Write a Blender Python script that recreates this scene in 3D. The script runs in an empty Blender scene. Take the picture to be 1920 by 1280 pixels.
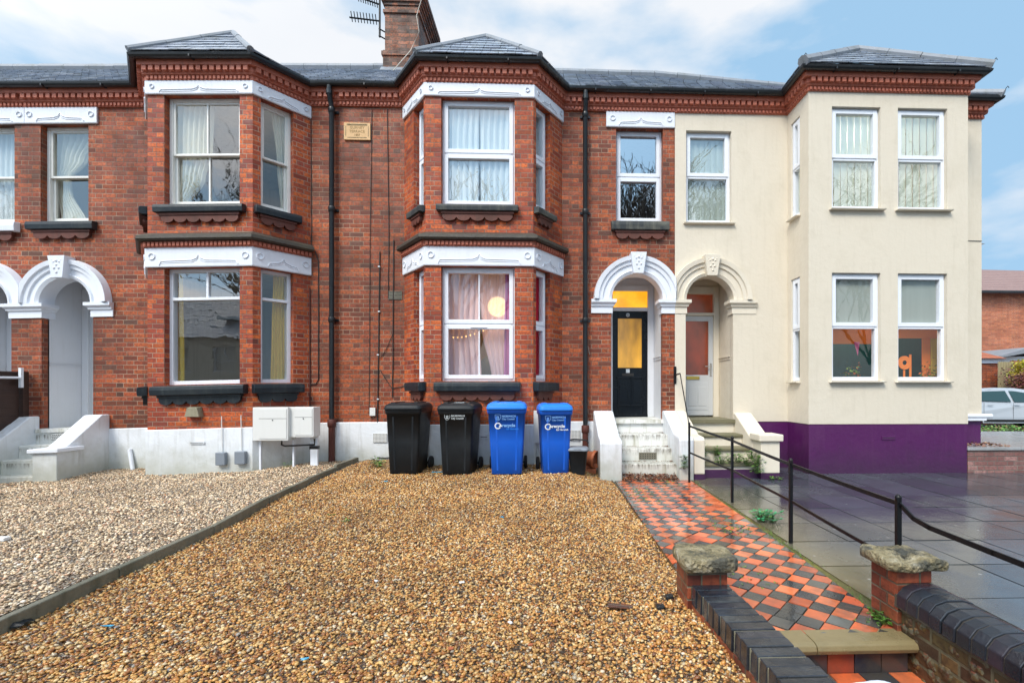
import bpy, math, random
import numpy as np
from mathutils import Vector, Matrix
R = math.radians
random.seed(7)
SC = bpy.context.scene
COL = SC.collection

# ------------------------------------------------------------------ camera
F, CX, HZ, CAMZ, TH = 880.0, 1061.0, 730.0, 1.166, R(2.02)      # pixel focal length, principal point, eye height, yaw
cam = bpy.data.objects.new('camera', bpy.data.cameras.new('camera'))
COL.objects.link(cam); SC.camera = cam
cam.location = (0, 0, CAMZ); cam.rotation_euler = (R(90), 0, -TH)
cam.data.sensor_width = 36; cam.data.lens = F / 1920 * 36
cam.data.shift_x = -(CX - 960) / 1920; cam.data.shift_y = (HZ - 640) / 1920
cam.data.clip_start = .05; cam.data.clip_end = 2000

# ------------------------------------------------------------------ world: pale blue sky with soft cloud, weak hazy sun
SUN_EL, SUN_ROT = R(48), R(212)      # sun direction: over the left shoulder of the camera
wd = bpy.data.worlds.new('World'); SC.world = wd; wd.use_nodes = True
nt = wd.node_tree; nt.nodes.clear()
sky = nt.nodes.new('ShaderNodeTexSky'); sky.sky_type = 'NISHITA'; sky.sun_disc = False
sky.sun_elevation = SUN_EL; sky.sun_rotation = SUN_ROT; sky.air_density = 1.2; sky.dust_density = 1.5; sky.ozone_density = 1.6
tc = nt.nodes.new('ShaderNodeTexCoord')
mp = nt.nodes.new('ShaderNodeMapping'); mp.inputs['Scale'].default_value = (1.0, 1.0, 2.6); mp.inputs['Location'].default_value = (.35, .1, .62)
n1 = nt.nodes.new('ShaderNodeTexNoise'); n1.inputs['Scale'].default_value = 2.1; n1.inputs['Detail'].default_value = 9; n1.inputs['Roughness'].default_value = .5
rp = nt.nodes.new('ShaderNodeValToRGB'); rp.color_ramp.elements[0].position = .44; rp.color_ramp.elements[1].position = .57
rp.color_ramp.elements[0].color = (0.0, 0.0, 0.0, 1); rp.color_ramp.elements[1].color = (1, 1, 1, 1)
n2 = nt.nodes.new('ShaderNodeTexNoise'); n2.inputs['Scale'].default_value = 5; n2.inputs['Detail'].default_value = 6
cr = nt.nodes.new('ShaderNodeMix'); cr.data_type = 'RGBA'
cr.inputs[6].default_value = (4.25, 4.45, 4.75, 1); cr.inputs[7].default_value = (4.85, 4.9, 5.0, 1)
mx = nt.nodes.new('ShaderNodeMix'); mx.data_type = 'RGBA'
sb = nt.nodes.new('ShaderNodeMix'); sb.data_type = 'RGBA'; sb.inputs[0].default_value = .95      # thin high haze over the whole sky
sb.inputs[7].default_value = (1.85, 3.05, 4.3, 1)
bg = nt.nodes.new('ShaderNodeBackground'); bg.inputs[1].default_value = .1
wo = nt.nodes.new('ShaderNodeOutputWorld')
L = nt.links.new
L(tc.outputs['Generated'], mp.inputs[0]); L(mp.outputs[0], n1.inputs['Vector']); L(mp.outputs[0], n2.inputs['Vector'])
L(n1.outputs['Fac'], rp.inputs[0]); L(n2.outputs['Fac'], cr.inputs[0]); L(sky.outputs[0], sb.inputs[6])
L(rp.outputs[0], mx.inputs[0]); L(sb.outputs[2], mx.inputs[6]); L(cr.outputs[2], mx.inputs[7]); 
# the sky is brighter in a wide glow around the veiled sun
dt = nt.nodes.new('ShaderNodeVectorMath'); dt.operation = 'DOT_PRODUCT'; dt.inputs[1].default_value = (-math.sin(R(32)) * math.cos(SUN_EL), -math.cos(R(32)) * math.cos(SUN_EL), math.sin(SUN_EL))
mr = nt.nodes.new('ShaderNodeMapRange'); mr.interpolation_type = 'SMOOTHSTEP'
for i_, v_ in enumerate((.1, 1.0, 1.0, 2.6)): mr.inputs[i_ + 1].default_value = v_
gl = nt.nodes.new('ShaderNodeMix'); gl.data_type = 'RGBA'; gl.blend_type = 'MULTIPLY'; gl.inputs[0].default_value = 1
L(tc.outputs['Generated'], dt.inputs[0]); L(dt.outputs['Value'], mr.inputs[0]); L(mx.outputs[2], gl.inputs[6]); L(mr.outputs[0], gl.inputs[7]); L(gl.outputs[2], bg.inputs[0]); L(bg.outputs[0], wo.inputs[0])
sun = bpy.data.objects.new('sun', bpy.data.lights.new('sun', 'SUN')); COL.objects.link(sun)
sun.data.energy = 1.7; sun.data.angle = R(22); sun.data.color = (1, .92, .80)
sun.rotation_euler = (R(90) - SUN_EL, 0, R(-32))
SC.view_settings.view_transform = 'Standard'; SC.view_settings.look = 'None'; SC.view_settings.gamma = 1
SC.view_settings.exposure = 1.02
SC.cycles.max_bounces = 8; SC.cycles.transparent_max_bounces = 12; SC.cycles.caustics_reflective = False; SC.cycles.caustics_refractive = False

# ------------------------------------------------------------------ measured planes: camera ray through a photo column meets a plane Y
W, B = 8.07, 7.41            # main front wall, front of the bays
cT, sT = math.cos(TH), math.sin(TH)
def ray(px):
    u = (px - CX) / F
    return u * cT + sT, cT - u * sT
def X_(px, Y=W):
    d = ray(px); return Y * d[0] / d[1]
def Z_(px, py, Y=W):
    return CAMZ + (HZ - py) / F * Y / ray(px)[1]
def P_(px, py, Y=W): return Vector((X_(px, Y), Y, Z_(px, py, Y)))
def G_(px, py, Z=-.19):      # point on a level ground of height Z
    t = (CAMZ - Z) * F / (py - HZ); d = ray(px); return Vector((d[0] * t, d[1] * t, Z))
SHEAR = False
def dz(x): return min(0, (x + 3.3) * .026) if SHEAR else 0      # the terrace drops gently to the left

# ------------------------------------------------------------------ mesh helpers
ORG = {}
class Fr:                    # wall frame: u along, d outward, z up
    def __init__(s, p0, p1):
        s.p = Vector((p0[0], p0[1])); v = Vector((p1[0], p1[1])) - s.p; s.L = v.length; s.t = v.normalized(); s.n = Vector((s.t.y, -s.t.x))
    def pt(s, u, d, z):
        q = s.p + s.t * u + s.n * d; return (q.x, q.y, z)
    def u_at(s, px):         # where the camera ray of a photo column meets the wall
        a = Vector(ray(px)); # solve p + t u = a k
        det = s.t.x * -a.y + a.x * s.t.y
        return (s.p.x * a.y - a.x * s.p.y) / det
class MB:
    def __init__(s): s.v = []; s.f = []; s.c = []; s.sm = []; s.col = None; s.smooth = False; s.mi = []; s.m = 0
    def face(s, pts, c=None):
        i = len(s.v); s.v += [tuple(p) for p in pts]; s.f.append(tuple(range(i, i + len(pts)))); s.c.append(c or s.col); s.sm.append(s.smooth); s.mi.append(s.m)
    def mesh(s, vs, fs, c=None, smooth=None):
        i = len(s.v); s.v += [tuple(p) for p in vs]
        for f in fs: s.f.append(tuple(i + k for k in f)); s.c.append(c or s.col); s.sm.append(s.smooth if smooth is None else smooth); s.mi.append(s.m)
    def hexa(s, p, c=None):  # p: 8 points, bottom ring 0-3 ccw, top ring 4-7
        s.mesh(p, [(3, 2, 1, 0), (4, 5, 6, 7), (0, 1, 5, 4), (1, 2, 6, 5), (2, 3, 7, 6), (3, 0, 4, 7)], c)
    def box(s, x0, x1, y0, y1, z0, z1, c=None):
        s.hexa([(x0, y0, z0), (x1, y0, z0), (x1, y1, z0), (x0, y1, z0), (x0, y0, z1), (x1, y0, z1), (x1, y1, z1), (x0, y1, z1)], c)
    def fbox(s, fr, u0, u1, d0, d1, z0, z1, c=None):
        s.hexa([fr.pt(u0, d1, z0), fr.pt(u1, d1, z0), fr.pt(u1, d0, z0), fr.pt(u0, d0, z0), fr.pt(u0, d1, z1), fr.pt(u1, d1, z1), fr.pt(u1, d0, z1), fr.pt(u0, d0, z1)], c)
    def fpoly(s, fr, poly, d0, d1, c=None):      # polygon (u,z) extruded from d0 to d1
        n = len(poly); a = [fr.pt(u, d1, z) for u, z in poly]; b = [fr.pt(u, d0, z) for u, z in poly]
        s.mesh(a + b, [tuple(range(n))] + [tuple(range(2 * n - 1, n - 1, -1))] + [(i, n + i, n + (i + 1) % n, (i + 1) % n) for i in range(n)], c)
    def prism(s, pts, vec, c=None):              # planar 3D polygon extruded along vec
        n = len(pts); a = [Vector(p) for p in pts]; b = [p + Vector(vec) for p in a]
        s.mesh(a + b, [tuple(range(n - 1, -1, -1))] + [tuple(range(n, 2 * n))] + [(i, (i + 1) % n, n + (i + 1) % n, n + i) for i in range(n)], c)
    def tube(s, pts, r, n=8, c=None, smooth=True, r1=None):
        pts = [Vector(p) for p in pts]; m = len(pts); vs = []
        for i, p in enumerate(pts):
            d = (pts[min(i + 1, m - 1)] - pts[max(i - 1, 0)]).normalized()
            a = d.cross(Vector((0, 0, 1)) if abs(d.z) < .9 else Vector((0, 1, 0))).normalized(); b = d.cross(a)
            rr = r if r1 is None else r + (r1 - r) * i / (m - 1)
            vs += [p + (a * math.cos(k * 2 * math.pi / n) + b * math.sin(k * 2 * math.pi / n)) * rr for k in range(n)]
        fs = [(i * n + k, i * n + (k + 1) % n, (i + 1) * n + (k + 1) % n, (i + 1) * n + k) for i in range(m - 1) for k in range(n)]
        s.mesh(vs, fs, c, smooth); s.mesh(vs[:n], [tuple(range(n - 1, -1, -1))], c, False); s.mesh(vs[-n:], [tuple(range(n))], c, False)
    def lathe(s, prof, o=(0, 0, 0), n=20, c=None, axis='z', smooth=True):
        vs = []
        for r_, h in prof:
            for k in range(n):
                a = k * 2 * math.pi / n; x, y = r_ * math.cos(a), r_ * math.sin(a)
                p = {'z': (x, y, h), 'x': (h, x, y), 'y': (x, h, y)}[axis]
                vs.append((o[0] + p[0], o[1] + p[1], o[2] + p[2]))
        m = len(prof)
        s.mesh(vs, [(i * n + k, i * n + (k + 1) % n, (i + 1) * n + (k + 1) % n, (i + 1) * n + k) for i in range(m - 1) for k in range(n)], c, smooth)
    def sweep(s, prof, path, close=True, c=None):   # prof [(d,z)], path [(x,y)]
        rows = [offs(path, d) for d, z in prof]; n = len(path); vs = []
        for (d, z), row in zip(prof, rows): vs += [(q[0], q[1], z) for q in row]
        fs = []; m = len(prof)
        for j in range(m if close else m - 1):
            k = (j + 1) % m
            for i in range(n - 1): fs.append((j * n + i, j * n + i + 1, k * n + i + 1, k * n + i))
        if close: fs += [tuple(j * n for j in range(m)), tuple(j * n + n - 1 for j in range(m - 1, -1, -1))]
        s.mesh(vs, fs, c)
    def ring(s, fr, uc, zc, r0, r1, d0, d1, n=20):
        for k in range(n):
            a0, a1 = 2 * math.pi * k / n, 2 * math.pi * (k + 1) / n
            q = [(uc + r * math.cos(a), zc + r * math.sin(a)) for r, a in ((r0, a0), (r1, a0), (r1, a1), (r0, a1))]
            s.fpoly(fr, q, d0, d1)
    def build(s, name, mat, parent=None, bevel=0, uv=True, wn=False):
        me = bpy.data.meshes.new(name); o = bpy.data.objects.new(name, me); COL.objects.link(o)
        og = ORG.get(parent.name, Vector((0, 0, 0))) if parent else Vector((0, 0, 0))
        vs = [(x - og.x, y - og.y, z + dz(x) - og.z) for x, y, z in s.v]
        me.from_pydata(vs, [], s.f); me.update()
        mats = mat if isinstance(mat, (list, tuple)) else [mat]
        for m in mats: me.materials.append(m)
        me.polygons.foreach_set('use_smooth', s.sm)
        if len(mats) > 1: me.polygons.foreach_set('material_index', s.mi)
        if uv:
            ul = me.uv_layers.new(name='UVMap'); co = np.empty(len(ul.data) * 2, 'f'); k = 0
            for p, c in zip(me.polygons, s.c):
                n = p.normal
                if abs(n.z) > .93: t, b = (1, 0, 0), (0, 1, 0)
                else:
                    h = math.hypot(n.x, n.y); t = (-n.y / h, n.x / h, 0)
                    if abs(n.z) > .2: bz = h; b = (-n.x / h * n.z, -n.y / h * n.z, bz)
                    else: b = (0, 0, 1)
                for vi in p.vertices:
                    x, y, z = vs[vi]; x += og.x; y += og.y; z += og.z
                    co[k] = x * t[0] + y * t[1]; co[k + 1] = x * b[0] + y * b[1] + z * b[2]; k += 2
            ul.data.foreach_set('uv', co)
        if any(c is not None for c in s.c):
            ca = me.color_attributes.new('Col', 'FLOAT_COLOR', 'CORNER'); cc = np.empty((len(ca.data), 4), 'f'); k = 0
            for p, c in zip(me.polygons, s.c):
                c = c or (.5, .5, .5); cc[k:k + len(p.vertices)] = (c[0], c[1], c[2], 1); k += len(p.vertices)
            ca.data.foreach_set('color', cc.ravel())
        if bevel:
            md = o.modifiers.new('bevel', 'BEVEL'); md.width = bevel; md.segments = 2; md.limit_method = 'ANGLE'; md.angle_limit = R(35); md.harden_normals = False
        if parent: o.parent = parent; ORG[o.name] = og.copy()
        return o
def offs(path, d):
    out = []; P = [Vector((p[0], p[1])) for p in path]
    for i, p in enumerate(P):
        a = (P[i] - P[i - 1]).normalized() if i else None; b = (P[i + 1] - P[i]).normalized() if i < len(P) - 1 else None
        if a is None: a = b
        if b is None: b = a
        na, nb = Vector((a.y, -a.x)), Vector((b.y, -b.x)); m = na + nb; m = m / (1 + na.dot(nb))
        q = p + m * d; out.append((q.x, q.y))
    return out
def thing(name, label, cat, loc=(0, 0, 0), group=None):
    o = bpy.data.objects.new(name, None); o.empty_display_size = .2; COL.objects.link(o); o.location = loc; ORG[o.name] = Vector(loc)
    return tag(o, label, cat, group)
def tag(o, label, cat, group=None):
    o['label'] = label; o['category'] = cat
    if group: o['group'] = group
    return o
def kind(o, k): o['kind'] = k; return o
def lab(o, l): o['label'] = l; return o
def dup(root, loc, rz=0, label=None, scale=None):
    r = root.copy(); COL.objects.link(r); r.location = loc; r.rotation_euler = (0, 0, rz)
    if scale: r.scale = scale
    if label: r['label'] = label
    for ch in list(root.children):
        c = ch.copy(); COL.objects.link(c); c.parent = r
        for g in list(ch.children):
            h = g.copy(); COL.objects.link(h); h.parent = c
    return r

# ------------------------------------------------------------------ material helpers
class NT:
    def __init__(s, name):
        s.m = bpy.data.materials.new(name); s.m.use_nodes = True; s.n = s.m.node_tree; s.n.nodes.clear()
        s.out = s.n.nodes.new('ShaderNodeOutputMaterial'); s.bs = s.n.nodes.new('ShaderNodeBsdfPrincipled'); s.n.links.new(s.bs.outputs[0], s.out.inputs[0])
        s.uv = s.new('ShaderNodeUVMap').outputs[0]; s._ob = None
    @property
    def ob(s):
        if s._ob is None: s._ob = s.new('ShaderNodeNewGeometry').outputs['Position']
        return s._ob
    def new(s, t, **kw):
        n = s.n.nodes.new(t)
        for k, v in kw.items(): setattr(n, k, v)
        return n
    def set(s, sock, v):
        if isinstance(v, bpy.types.NodeSocket): s.n.links.new(v, sock)
        elif v is not None:
            if sock.type == 'RGBA' and len(v) == 3: v = (*v, 1)
            sock.default_value = v
    def math(s, op, a, b=None, c=None, clamp=False):
        n = s.new('ShaderNodeMath', operation=op, use_clamp=clamp); s.set(n.inputs[0], a)
        if b is not None: s.set(n.inputs[1], b)
        if c is not None: s.set(n.inputs[2], c)
        return n.outputs[0]
    def mix(s, f, a, b, bt='MIX'):
        n = s.new('ShaderNodeMix', data_type='RGBA', blend_type=bt); s.set(n.inputs[0], f); s.set(n.inputs[6], a); s.set(n.inputs[7], b); return n.outputs[2]
    def noise(s, scale, detail=4, rough=.55, vec=None, out='Fac', dist=0, stretch=None):
        n = s.new('ShaderNodeTexNoise'); n.inputs['Scale'].default_value = scale; n.inputs['Detail'].default_value = detail; n.inputs['Roughness'].default_value = rough; n.inputs['Distortion'].default_value = dist
        v = vec or s.ob
        if stretch:
            mp = s.new('ShaderNodeMapping'); s.set(mp.inputs[0], v); mp.inputs['Scale'].default_value = stretch; v = mp.outputs[0]
        s.set(n.inputs['Vector'], v); return n.outputs[out]
    def vor(s, scale, vec=None, feature='F1', out='Distance', rnd=1):
        n = s.new('ShaderNodeTexVoronoi', feature=feature); n.inputs['Scale'].default_value = scale; n.inputs['Randomness'].default_value = rnd; s.set(n.inputs['Vector'], vec or s.ob); return n.outputs[out]
    def ramp(s, f, stops, mode='LINEAR'):
        n = s.new('ShaderNodeValToRGB'); e = n.color_ramp.elements; n.color_ramp.interpolation = mode
        while len(e) < len(stops): e.new(.5)
        for el, (p, c) in zip(e, stops): el.position = p; el.color = (*c, 1) if len(c) == 3 else (c[0],) * 3 + (1,)
        s.set(n.inputs[0], f); return n.outputs[0]
    def rng(s, f, a, b, c=0, d=1, sm=False):
        n = s.new('ShaderNodeMapRange', interpolation_type='SMOOTHSTEP' if sm else 'LINEAR'); s.set(n.inputs[0], f)
        for i, v in enumerate((a, b, c, d)): s.set(n.inputs[i + 1], v)
        return n.outputs[0]
    def bump(s, h, strength=.4, dist=.01, nrm=None):
        n = s.new('ShaderNodeBump'); n.inputs['Strength'].default_value = strength; n.inputs['Distance'].default_value = dist; s.set(n.inputs['Height'], h)
        if nrm: s.set(n.inputs['Normal'], nrm)
        return n.outputs[0]
    def sep(s, v): n = s.new('ShaderNodeSeparateXYZ'); s.set(n.inputs[0], v); return n.outputs
    def comb(s, x, y, z=0.): n = s.new('ShaderNodeCombineXYZ'); s.set(n.inputs[0], x); s.set(n.inputs[1], y); s.set(n.inputs[2], z); return n.outputs[0]
    def attr(s, name='Col'): return s.new('ShaderNodeAttribute', attribute_name=name).outputs['Color']
    def white(s, v): n = s.new('ShaderNodeTexWhiteNoise', noise_dimensions='3D'); s.set(n.inputs[0], v); return n.outputs
    def fin(s, col=None, rough=.7, nrm=None, metal=0, spec=None, **kw):
        b = s.bs
        if col is not None: s.set(b.inputs['Base Color'], col)
        s.set(b.inputs['Roughness'], rough); s.set(b.inputs['Metallic'], metal)
        if spec is not None: s.set(b.inputs['Specular IOR Level'], spec)
        if nrm is not None: s.set(b.inputs['Normal'], nrm)
        for k, v in kw.items(): s.set(b.inputs[k.replace('_', ' ')], v)
        return s.m
# ------------------------------------------------------------------ materials
def brick_mat(name, cols, mortar, mvar=.15, course=.075, P=.3375, st=.225, mw=.0055, stain=.5, flemish=True, wetr=.6, sc=1.):
    s = NT(name); uvs = s.sep(s.uv); u, v = uvs[0], uvs[1]
    # slight wobble so joints are not ruler straight
    wb = s.noise(3, 2, vec=s.uv); v = s.math('ADD', v, s.math('MULTIPLY', s.math('SUBTRACT', wb, .5), .008))
    rv = s.math('DIVIDE', v, course); row = s.math('FLOOR', rv); fv = s.math('MULTIPLY', s.math('SUBTRACT', rv, row), course)
    half = s.math('MODULO', s.math('ABSOLUTE', row), 2)
    u2 = s.math('ADD', u, s.math('MULTIPLY', half, P / 2)); ku = s.math('DIVIDE', u2, P); k = s.math('FLOOR', ku); fu = s.math('MULTIPLY', s.math('SUBTRACT', ku, k), P)
    hd = s.math('GREATER_THAN', fu, st)
    lo = s.math('MULTIPLY', hd, st); hi = s.math('ADD', s.math('MULTIPLY', hd, P - st), st)
    du = s.math('MINIMUM', s.math('SUBTRACT', fu, lo), s.math('SUBTRACT', hi, fu)); dv = s.math('MINIMUM', fv, s.math('SUBTRACT', course, fv))
    dist = s.math('MINIMUM', du, dv); dist = s.math('ADD', dist, s.math('MULTIPLY', s.math('SUBTRACT', s.noise(60, 2, vec=s.uv), .5), .004))
    mask = s.rng(dist, mw - .0015, mw + .0015)
    idv = s.comb(s.math('ADD', s.math('MULTIPLY', k, 2), hd), row, 0.)
    rn = s.white(idv); c = s.ramp(rn[0], cols)
    hsv = s.new('ShaderNodeHueSaturation'); s.set(hsv.inputs['Color'], c); s.set(hsv.inputs['Value'], s.rng(s.white(s.comb(row, k, 3.))[0], 0, 1, .72, 1.25))
    c = s.mix(s.rng(s.noise(28, 4, vec=s.uv), .4, .75), hsv.outputs[0], (cols[0][1][0] * .7, cols[0][1][1] * .7, cols[0][1][2] * .75))
    big = s.noise(.9 * sc, 6, .68); drk = s.rng(big, .44, .66, 0, stain, sm=True)
    mc = s.mix(s.rng(s.noise(1.1, 4, .6), .36, .58, 0, .9, sm=True), mortar, tuple(x * .30 + .02 for x in mortar)); mc = s.mix(s.rng(s.noise(9, 3, vec=s.uv), .4, .7, 0, .4), mc, tuple(x * .5 for x in mortar))
    col = s.mix(mask, mc, c)
    st2 = s.noise(1.4 * sc, 5, .65, stretch=(3.2, 3.2, .3)); col = s.mix(s.rng(st2, .5, .7, 0, stain, sm=True), col, s.mix(.5, col, (.032, .022, .015)))
    col = s.mix(drk, col, s.mix(.55, col, (.05, .026, .016)))
    # soot and damp on stray bricks
    sb_ = s.white(s.comb(k, s.math('MULTIPLY', row, 1.), s.math('ADD', hd, 5.)))[0]
    h = s.math('ADD', s.math('MULTIPLY', mask, .8), s.math('MULTIPLY', s.noise(45, 3, vec=s.uv), .35)); h = s.math('ADD', h, s.math('MULTIPLY', rn[0], .3))
    return s.fin(col, s.rng(s.noise(6, 3), .3, .7, wetr - .15, wetr + .15), s.bump(h, .55, .012), spec=.35)
BR = [(0, (.17, .042, .022)), (.25, (.28, .060, .026)), (.5, (.37, .080, .028)), (.75, (.46, .110, .032)), (.87, (.38, .10, .045)), (.95, (.18, .055, .03)), (1, (.10, .05, .035))]
OR = [(0, (.26, .045, .024)), (.35, (.45, .085, .026)), (.7, (.62, .14, .030)), (.92, (.38, .07, .03)), (1, (.16, .05, .04))]
M = {}
M['brick'] = brick_mat('old red brick', BR, (.42, .30, .21), stain=.7, mw=.0044)
M['brick_pier'] = brick_mat('rubbed orange brick', OR, (.42, .30, .22), mw=.0045, stain=.45, mvar=.2)
M['brick_worn'] = brick_mat('worn mossy red brick', [(0, (.16, .04, .025)), (.4, (.30, .07, .035)), (.7, (.38, .10, .045)), (1, (.14, .09, .05))], (.20, .18, .12), stain=1., mw=.005, wetr=.45, sc=4.)
M['brick_old'] = brick_mat('weathered rubble brick', [(0, (.06, .04, .025)), (.3, (.14, .065, .03)), (.55, (.21, .14, .05)), (.8, (.09, .08, .04)), (1, (.26, .08, .04))], (.15, .14, .085), stain=.95, mw=.008, wetr=.45, sc=4.)
M['brick_far'] = brick_mat('far red brick', [(0, (.40, .12, .06)), (.5, (.52, .16, .075)), (1, (.58, .21, .09))], (.50, .33, .25), stain=.25)
M['brick_pink'] = brick_mat('pinkish low wall brick', [(0, (.22, .10, .09)), (.5, (.30, .15, .13)), (1, (.36, .20, .18))], (.30, .27, .23), stain=.4)
M['brick_soot'] = brick_mat('sooty chimney brick', [(0, (.06, .035, .03)), (.35, (.14, .06, .04)), (.7, (.26, .085, .04)), (1, (.34, .11, .05))], (.20, .15, .11), stain=.9, mw=.004)
def paint(name, c, rough=.45, dirt=(.25, .24, .2), dn=.25, streak=.35, bump=.15, low=None, spec=.4, lines=()):
    s = NT(name); n = s.noise(2.2, 6, .65); col = s.mix(s.rng(n, .5, .8, 0, dn), c, dirt)
    st = s.noise(5, 5, .6, stretch=(3, 3, .25)); col = s.mix(s.rng(st, .52, .78, 0, streak), col, dirt)
    if low:                                    # splash and algae near the ground, ragged edge
        z = s.sep(s.ob)[2]; e = s.math('ADD', z, s.math('MULTIPLY', s.noise(6, 5), -.5)); col = s.mix(s.rng(e, -.5, low[0], low[1], 0, sm=True), col, low[2])
    if lines:                                  # grime that has run down from the tread edges
        z = s.sep(s.ob)[2]; m = None
        for zi in lines:
            d_ = s.math('SUBTRACT', zi, z); k_ = s.math('MULTIPLY', s.rng(d_, -.004, .003), s.rng(d_, .012, .10, 1, 0)); m = k_ if m is None else s.math('MAXIMUM', m, k_)
        col = s.mix(s.math('MULTIPLY', m, s.rng(s.noise(9, 5, .7, stretch=(2.5, 2.5, .5)), .42, .62, 0, .85)), col, (.07, .055, .03))
    h = s.math('ADD', s.noise(14, 5), s.math('MULTIPLY', s.noise(90, 3), .25))
    return s.fin(col, s.rng(n, .3, .7, rough - .08, rough + .15), s.bump(h, bump, .01), spec=spec)
M['white'] = paint('old white masonry paint', (.72, .755, .80), low=(.22, .8, (.36, .37, .30)), bump=.6)
M['lintel'] = paint('white painted stone', (.73, .77, .84), dn=.10, streak=.10, bump=.12)
M['step_white'] = paint('stained white step paint', (.74, .75, .73), dirt=(.27, .26, .15), dn=.9, streak=.95, bump=.5, low=(.30, .6, (.42, .41, .33)), lines=(.425, .233, .03, .41, .21))
M['cream'] = paint('cream render', (.655, .595, .49), .6, (.48, .43, .33), .35, .28, .45)
M['cream_stone'] = paint('cream painted stone', (.70, .64, .53), .55, (.45, .40, .3), .15, .15, .2)
M['purple'] = paint('purple masonry paint', (.074, .009, .080), .38, (.10, .03, .10), .5, .45, .5, low=(.15, .6, (.035, .02, .04)))
M['frame_old'] = paint('aged white timber paint', (.78, .79, .76), .4, (.42, .40, .32), .35, .3, .1)
M['upvc'] = paint('white window plastic', (.76, .80, .87), .25, (.6, .62, .62), .08, .1, .02)
M['sill'] = paint('black sill paint', (.010, .016, .022), .38, (.09, .10, .09), .25, .3, .4)
M['sill_lichen'] = paint('lichened dark stone sill', (.03, .036, .04), .6, (.30, .29, .22), .55, .3, .6)
M['corbel'] = paint('dark stained terracotta', (.12, .038, .026), .6, (.04, .03, .025), .8, .5, .5)
M['terra'] = paint('terracotta cornice', (.46, .14, .085), .55, (.16, .05, .035), .6, .45, .5)
M['coping'] = paint('sooty stone coping', (.055, .047, .038), .55, (.12, .11, .07), .6, .3, .6)
M['black'] = paint('black gutter paint', (.012, .015, .018), .28, (.05, .055, .055), .25, .3, .1)
M['iron'] = paint('flaking black iron', (.006, .007, .009), .35, (.07, .035, .02), .3, .12, .5, spec=.25)
M['rust'] = paint('rusty iron pipe', (.085, .022, .016), .6, (.03, .02, .02), .5, .5, .4)
M['porch'] = paint('pale porch plaster', (.66, .68, .72), .5, (.5, .5, .5), .2, .25, .15)
M['inside'] = paint('room plaster', (.72, .69, .64), .8)
M['stone'] = paint('mossy grey stone', (.25, .23, .16), .6, (.09, .09, .045), .75, .4, .9)
s = NT('lichen pitted cap stone'); n = s.noise(11, 8, .72); c = s.ramp(n, [(0, (.05, .05, .035)), (.40, (.13, .12, .07)), (.50, (.30, .245, .13)), (.62, (.44, .38, .25)), (.72, (.62, .60, .50))]); c = s.mix(s.rng(s.noise(5, 5, .6), .52, .62, 0, .85), c, (.045, .05, .045)); c = s.mix(s.rng(s.vor(55), .05, .25, .7, 0), c, (.04, .035, .02))
M['sandstone'] = s.fin(c, s.rng(n, .3, .7, .35, .8), s.bump(s.math('ADD', s.math('MULTIPLY', n, 2), s.math('ADD', s.vor(40), s.noise(60, 5))), 1., .02))
M['step_stone'] = paint('worn stone tread', (.16, .145, .085), .45, (.08, .09, .04), .7, .3, .6)
M['nosing'] = paint('wet sandstone nosing', (.23, .18, .09), .18, (.08, .075, .035), .4, .2, .5)
M['concrete'] = paint('green grey concrete kerb', (.17, .16, .12), .5, (.04, .05, .03), .8, .7, .9)
M['plaque'] = paint('yellow stone', (.62, .40, .20), .6, (.45, .3, .13), .3, .2, .3)
M['greybox'] = paint('grey plastic', (.20, .23, .27), .4, (.12, .13, .14), .1, .1, .02)
M['meter'] = paint('meter cabinet plastic', (.66, .67, .66), .45, (.45, .46, .42), .15, .15, .04)
M['door_black'] = paint('black gloss door paint', (.004, .006, .009), .2, (.012, .014, .016), .2, .2, .1, spec=.22)
M['door_grey'] = paint('pale grey door plastic', (.56, .58, .60), .35, (.5, .5, .5), .1, .1, .02)
M['brass'] = NT('brass').fin((.45, .32, .08), .3, metal=1)
M['chrome'] = NT('chrome').fin((.6, .6, .6), .25, metal=1)
M['lead'] = paint('lead and ridge tile', (.22, .24, .27), .45, (.10, .11, .08), .5, .4, .4)
M['cable'] = NT('black cable').fin((.02, .018, .017), .5)
M['cable_pale'] = NT('pale cable').fin((.45, .42, .36), .5)
M['carpet'] = NT('carpet').fin((.12, .10, .09), .9)
def flat(name, c, r=.5, **kw): return NT(name).fin(c, r, **kw)
# slate: split courses, wet sheen, lichen
s = NT('wet grey slate'); uvs = s.sep(s.uv)
rv = s.math('DIVIDE', uvs[1], .19); row = s.math('FLOOR', rv); u2 = s.math('ADD', s.math('DIVIDE', uvs[0], .26), s.math('MULTIPLY', s.math('MODULO', s.math('ABSOLUTE', row), 2), .5)); k = s.math('FLOOR', u2); fu = s.math('SUBTRACT', u2, k)
j = s.rng(s.math('MINIMUM', fu, s.math('SUBTRACT', 1, fu)), .01, .03)
rn = s.white(s.comb(k, row, 1.))[0]; c = s.ramp(rn, [(0, (.22, .25, .31)), (.5, (.29, .33, .39)), (.85, (.37, .41, .47)), (1, (.24, .25, .31))])
c = s.mix(s.rng(s.noise(3, 6, .7), .5, .72, 0, .6), c, (.30, .30, .26)); c = s.mix(s.rng(s.noise(12, 4), .55, .7, 0, .5), c, (.06, .07, .08)); c = s.mix(j, (.03, .035, .04), c)
M['slate'] = s.fin(c, s.rng(s.noise(4, 4), .3, .7, .12, .42), s.bump(s.math('ADD', s.math('MULTIPLY', j, 1.), s.math('ADD', rn, s.noise(25, 4))), .5, .01))
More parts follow.
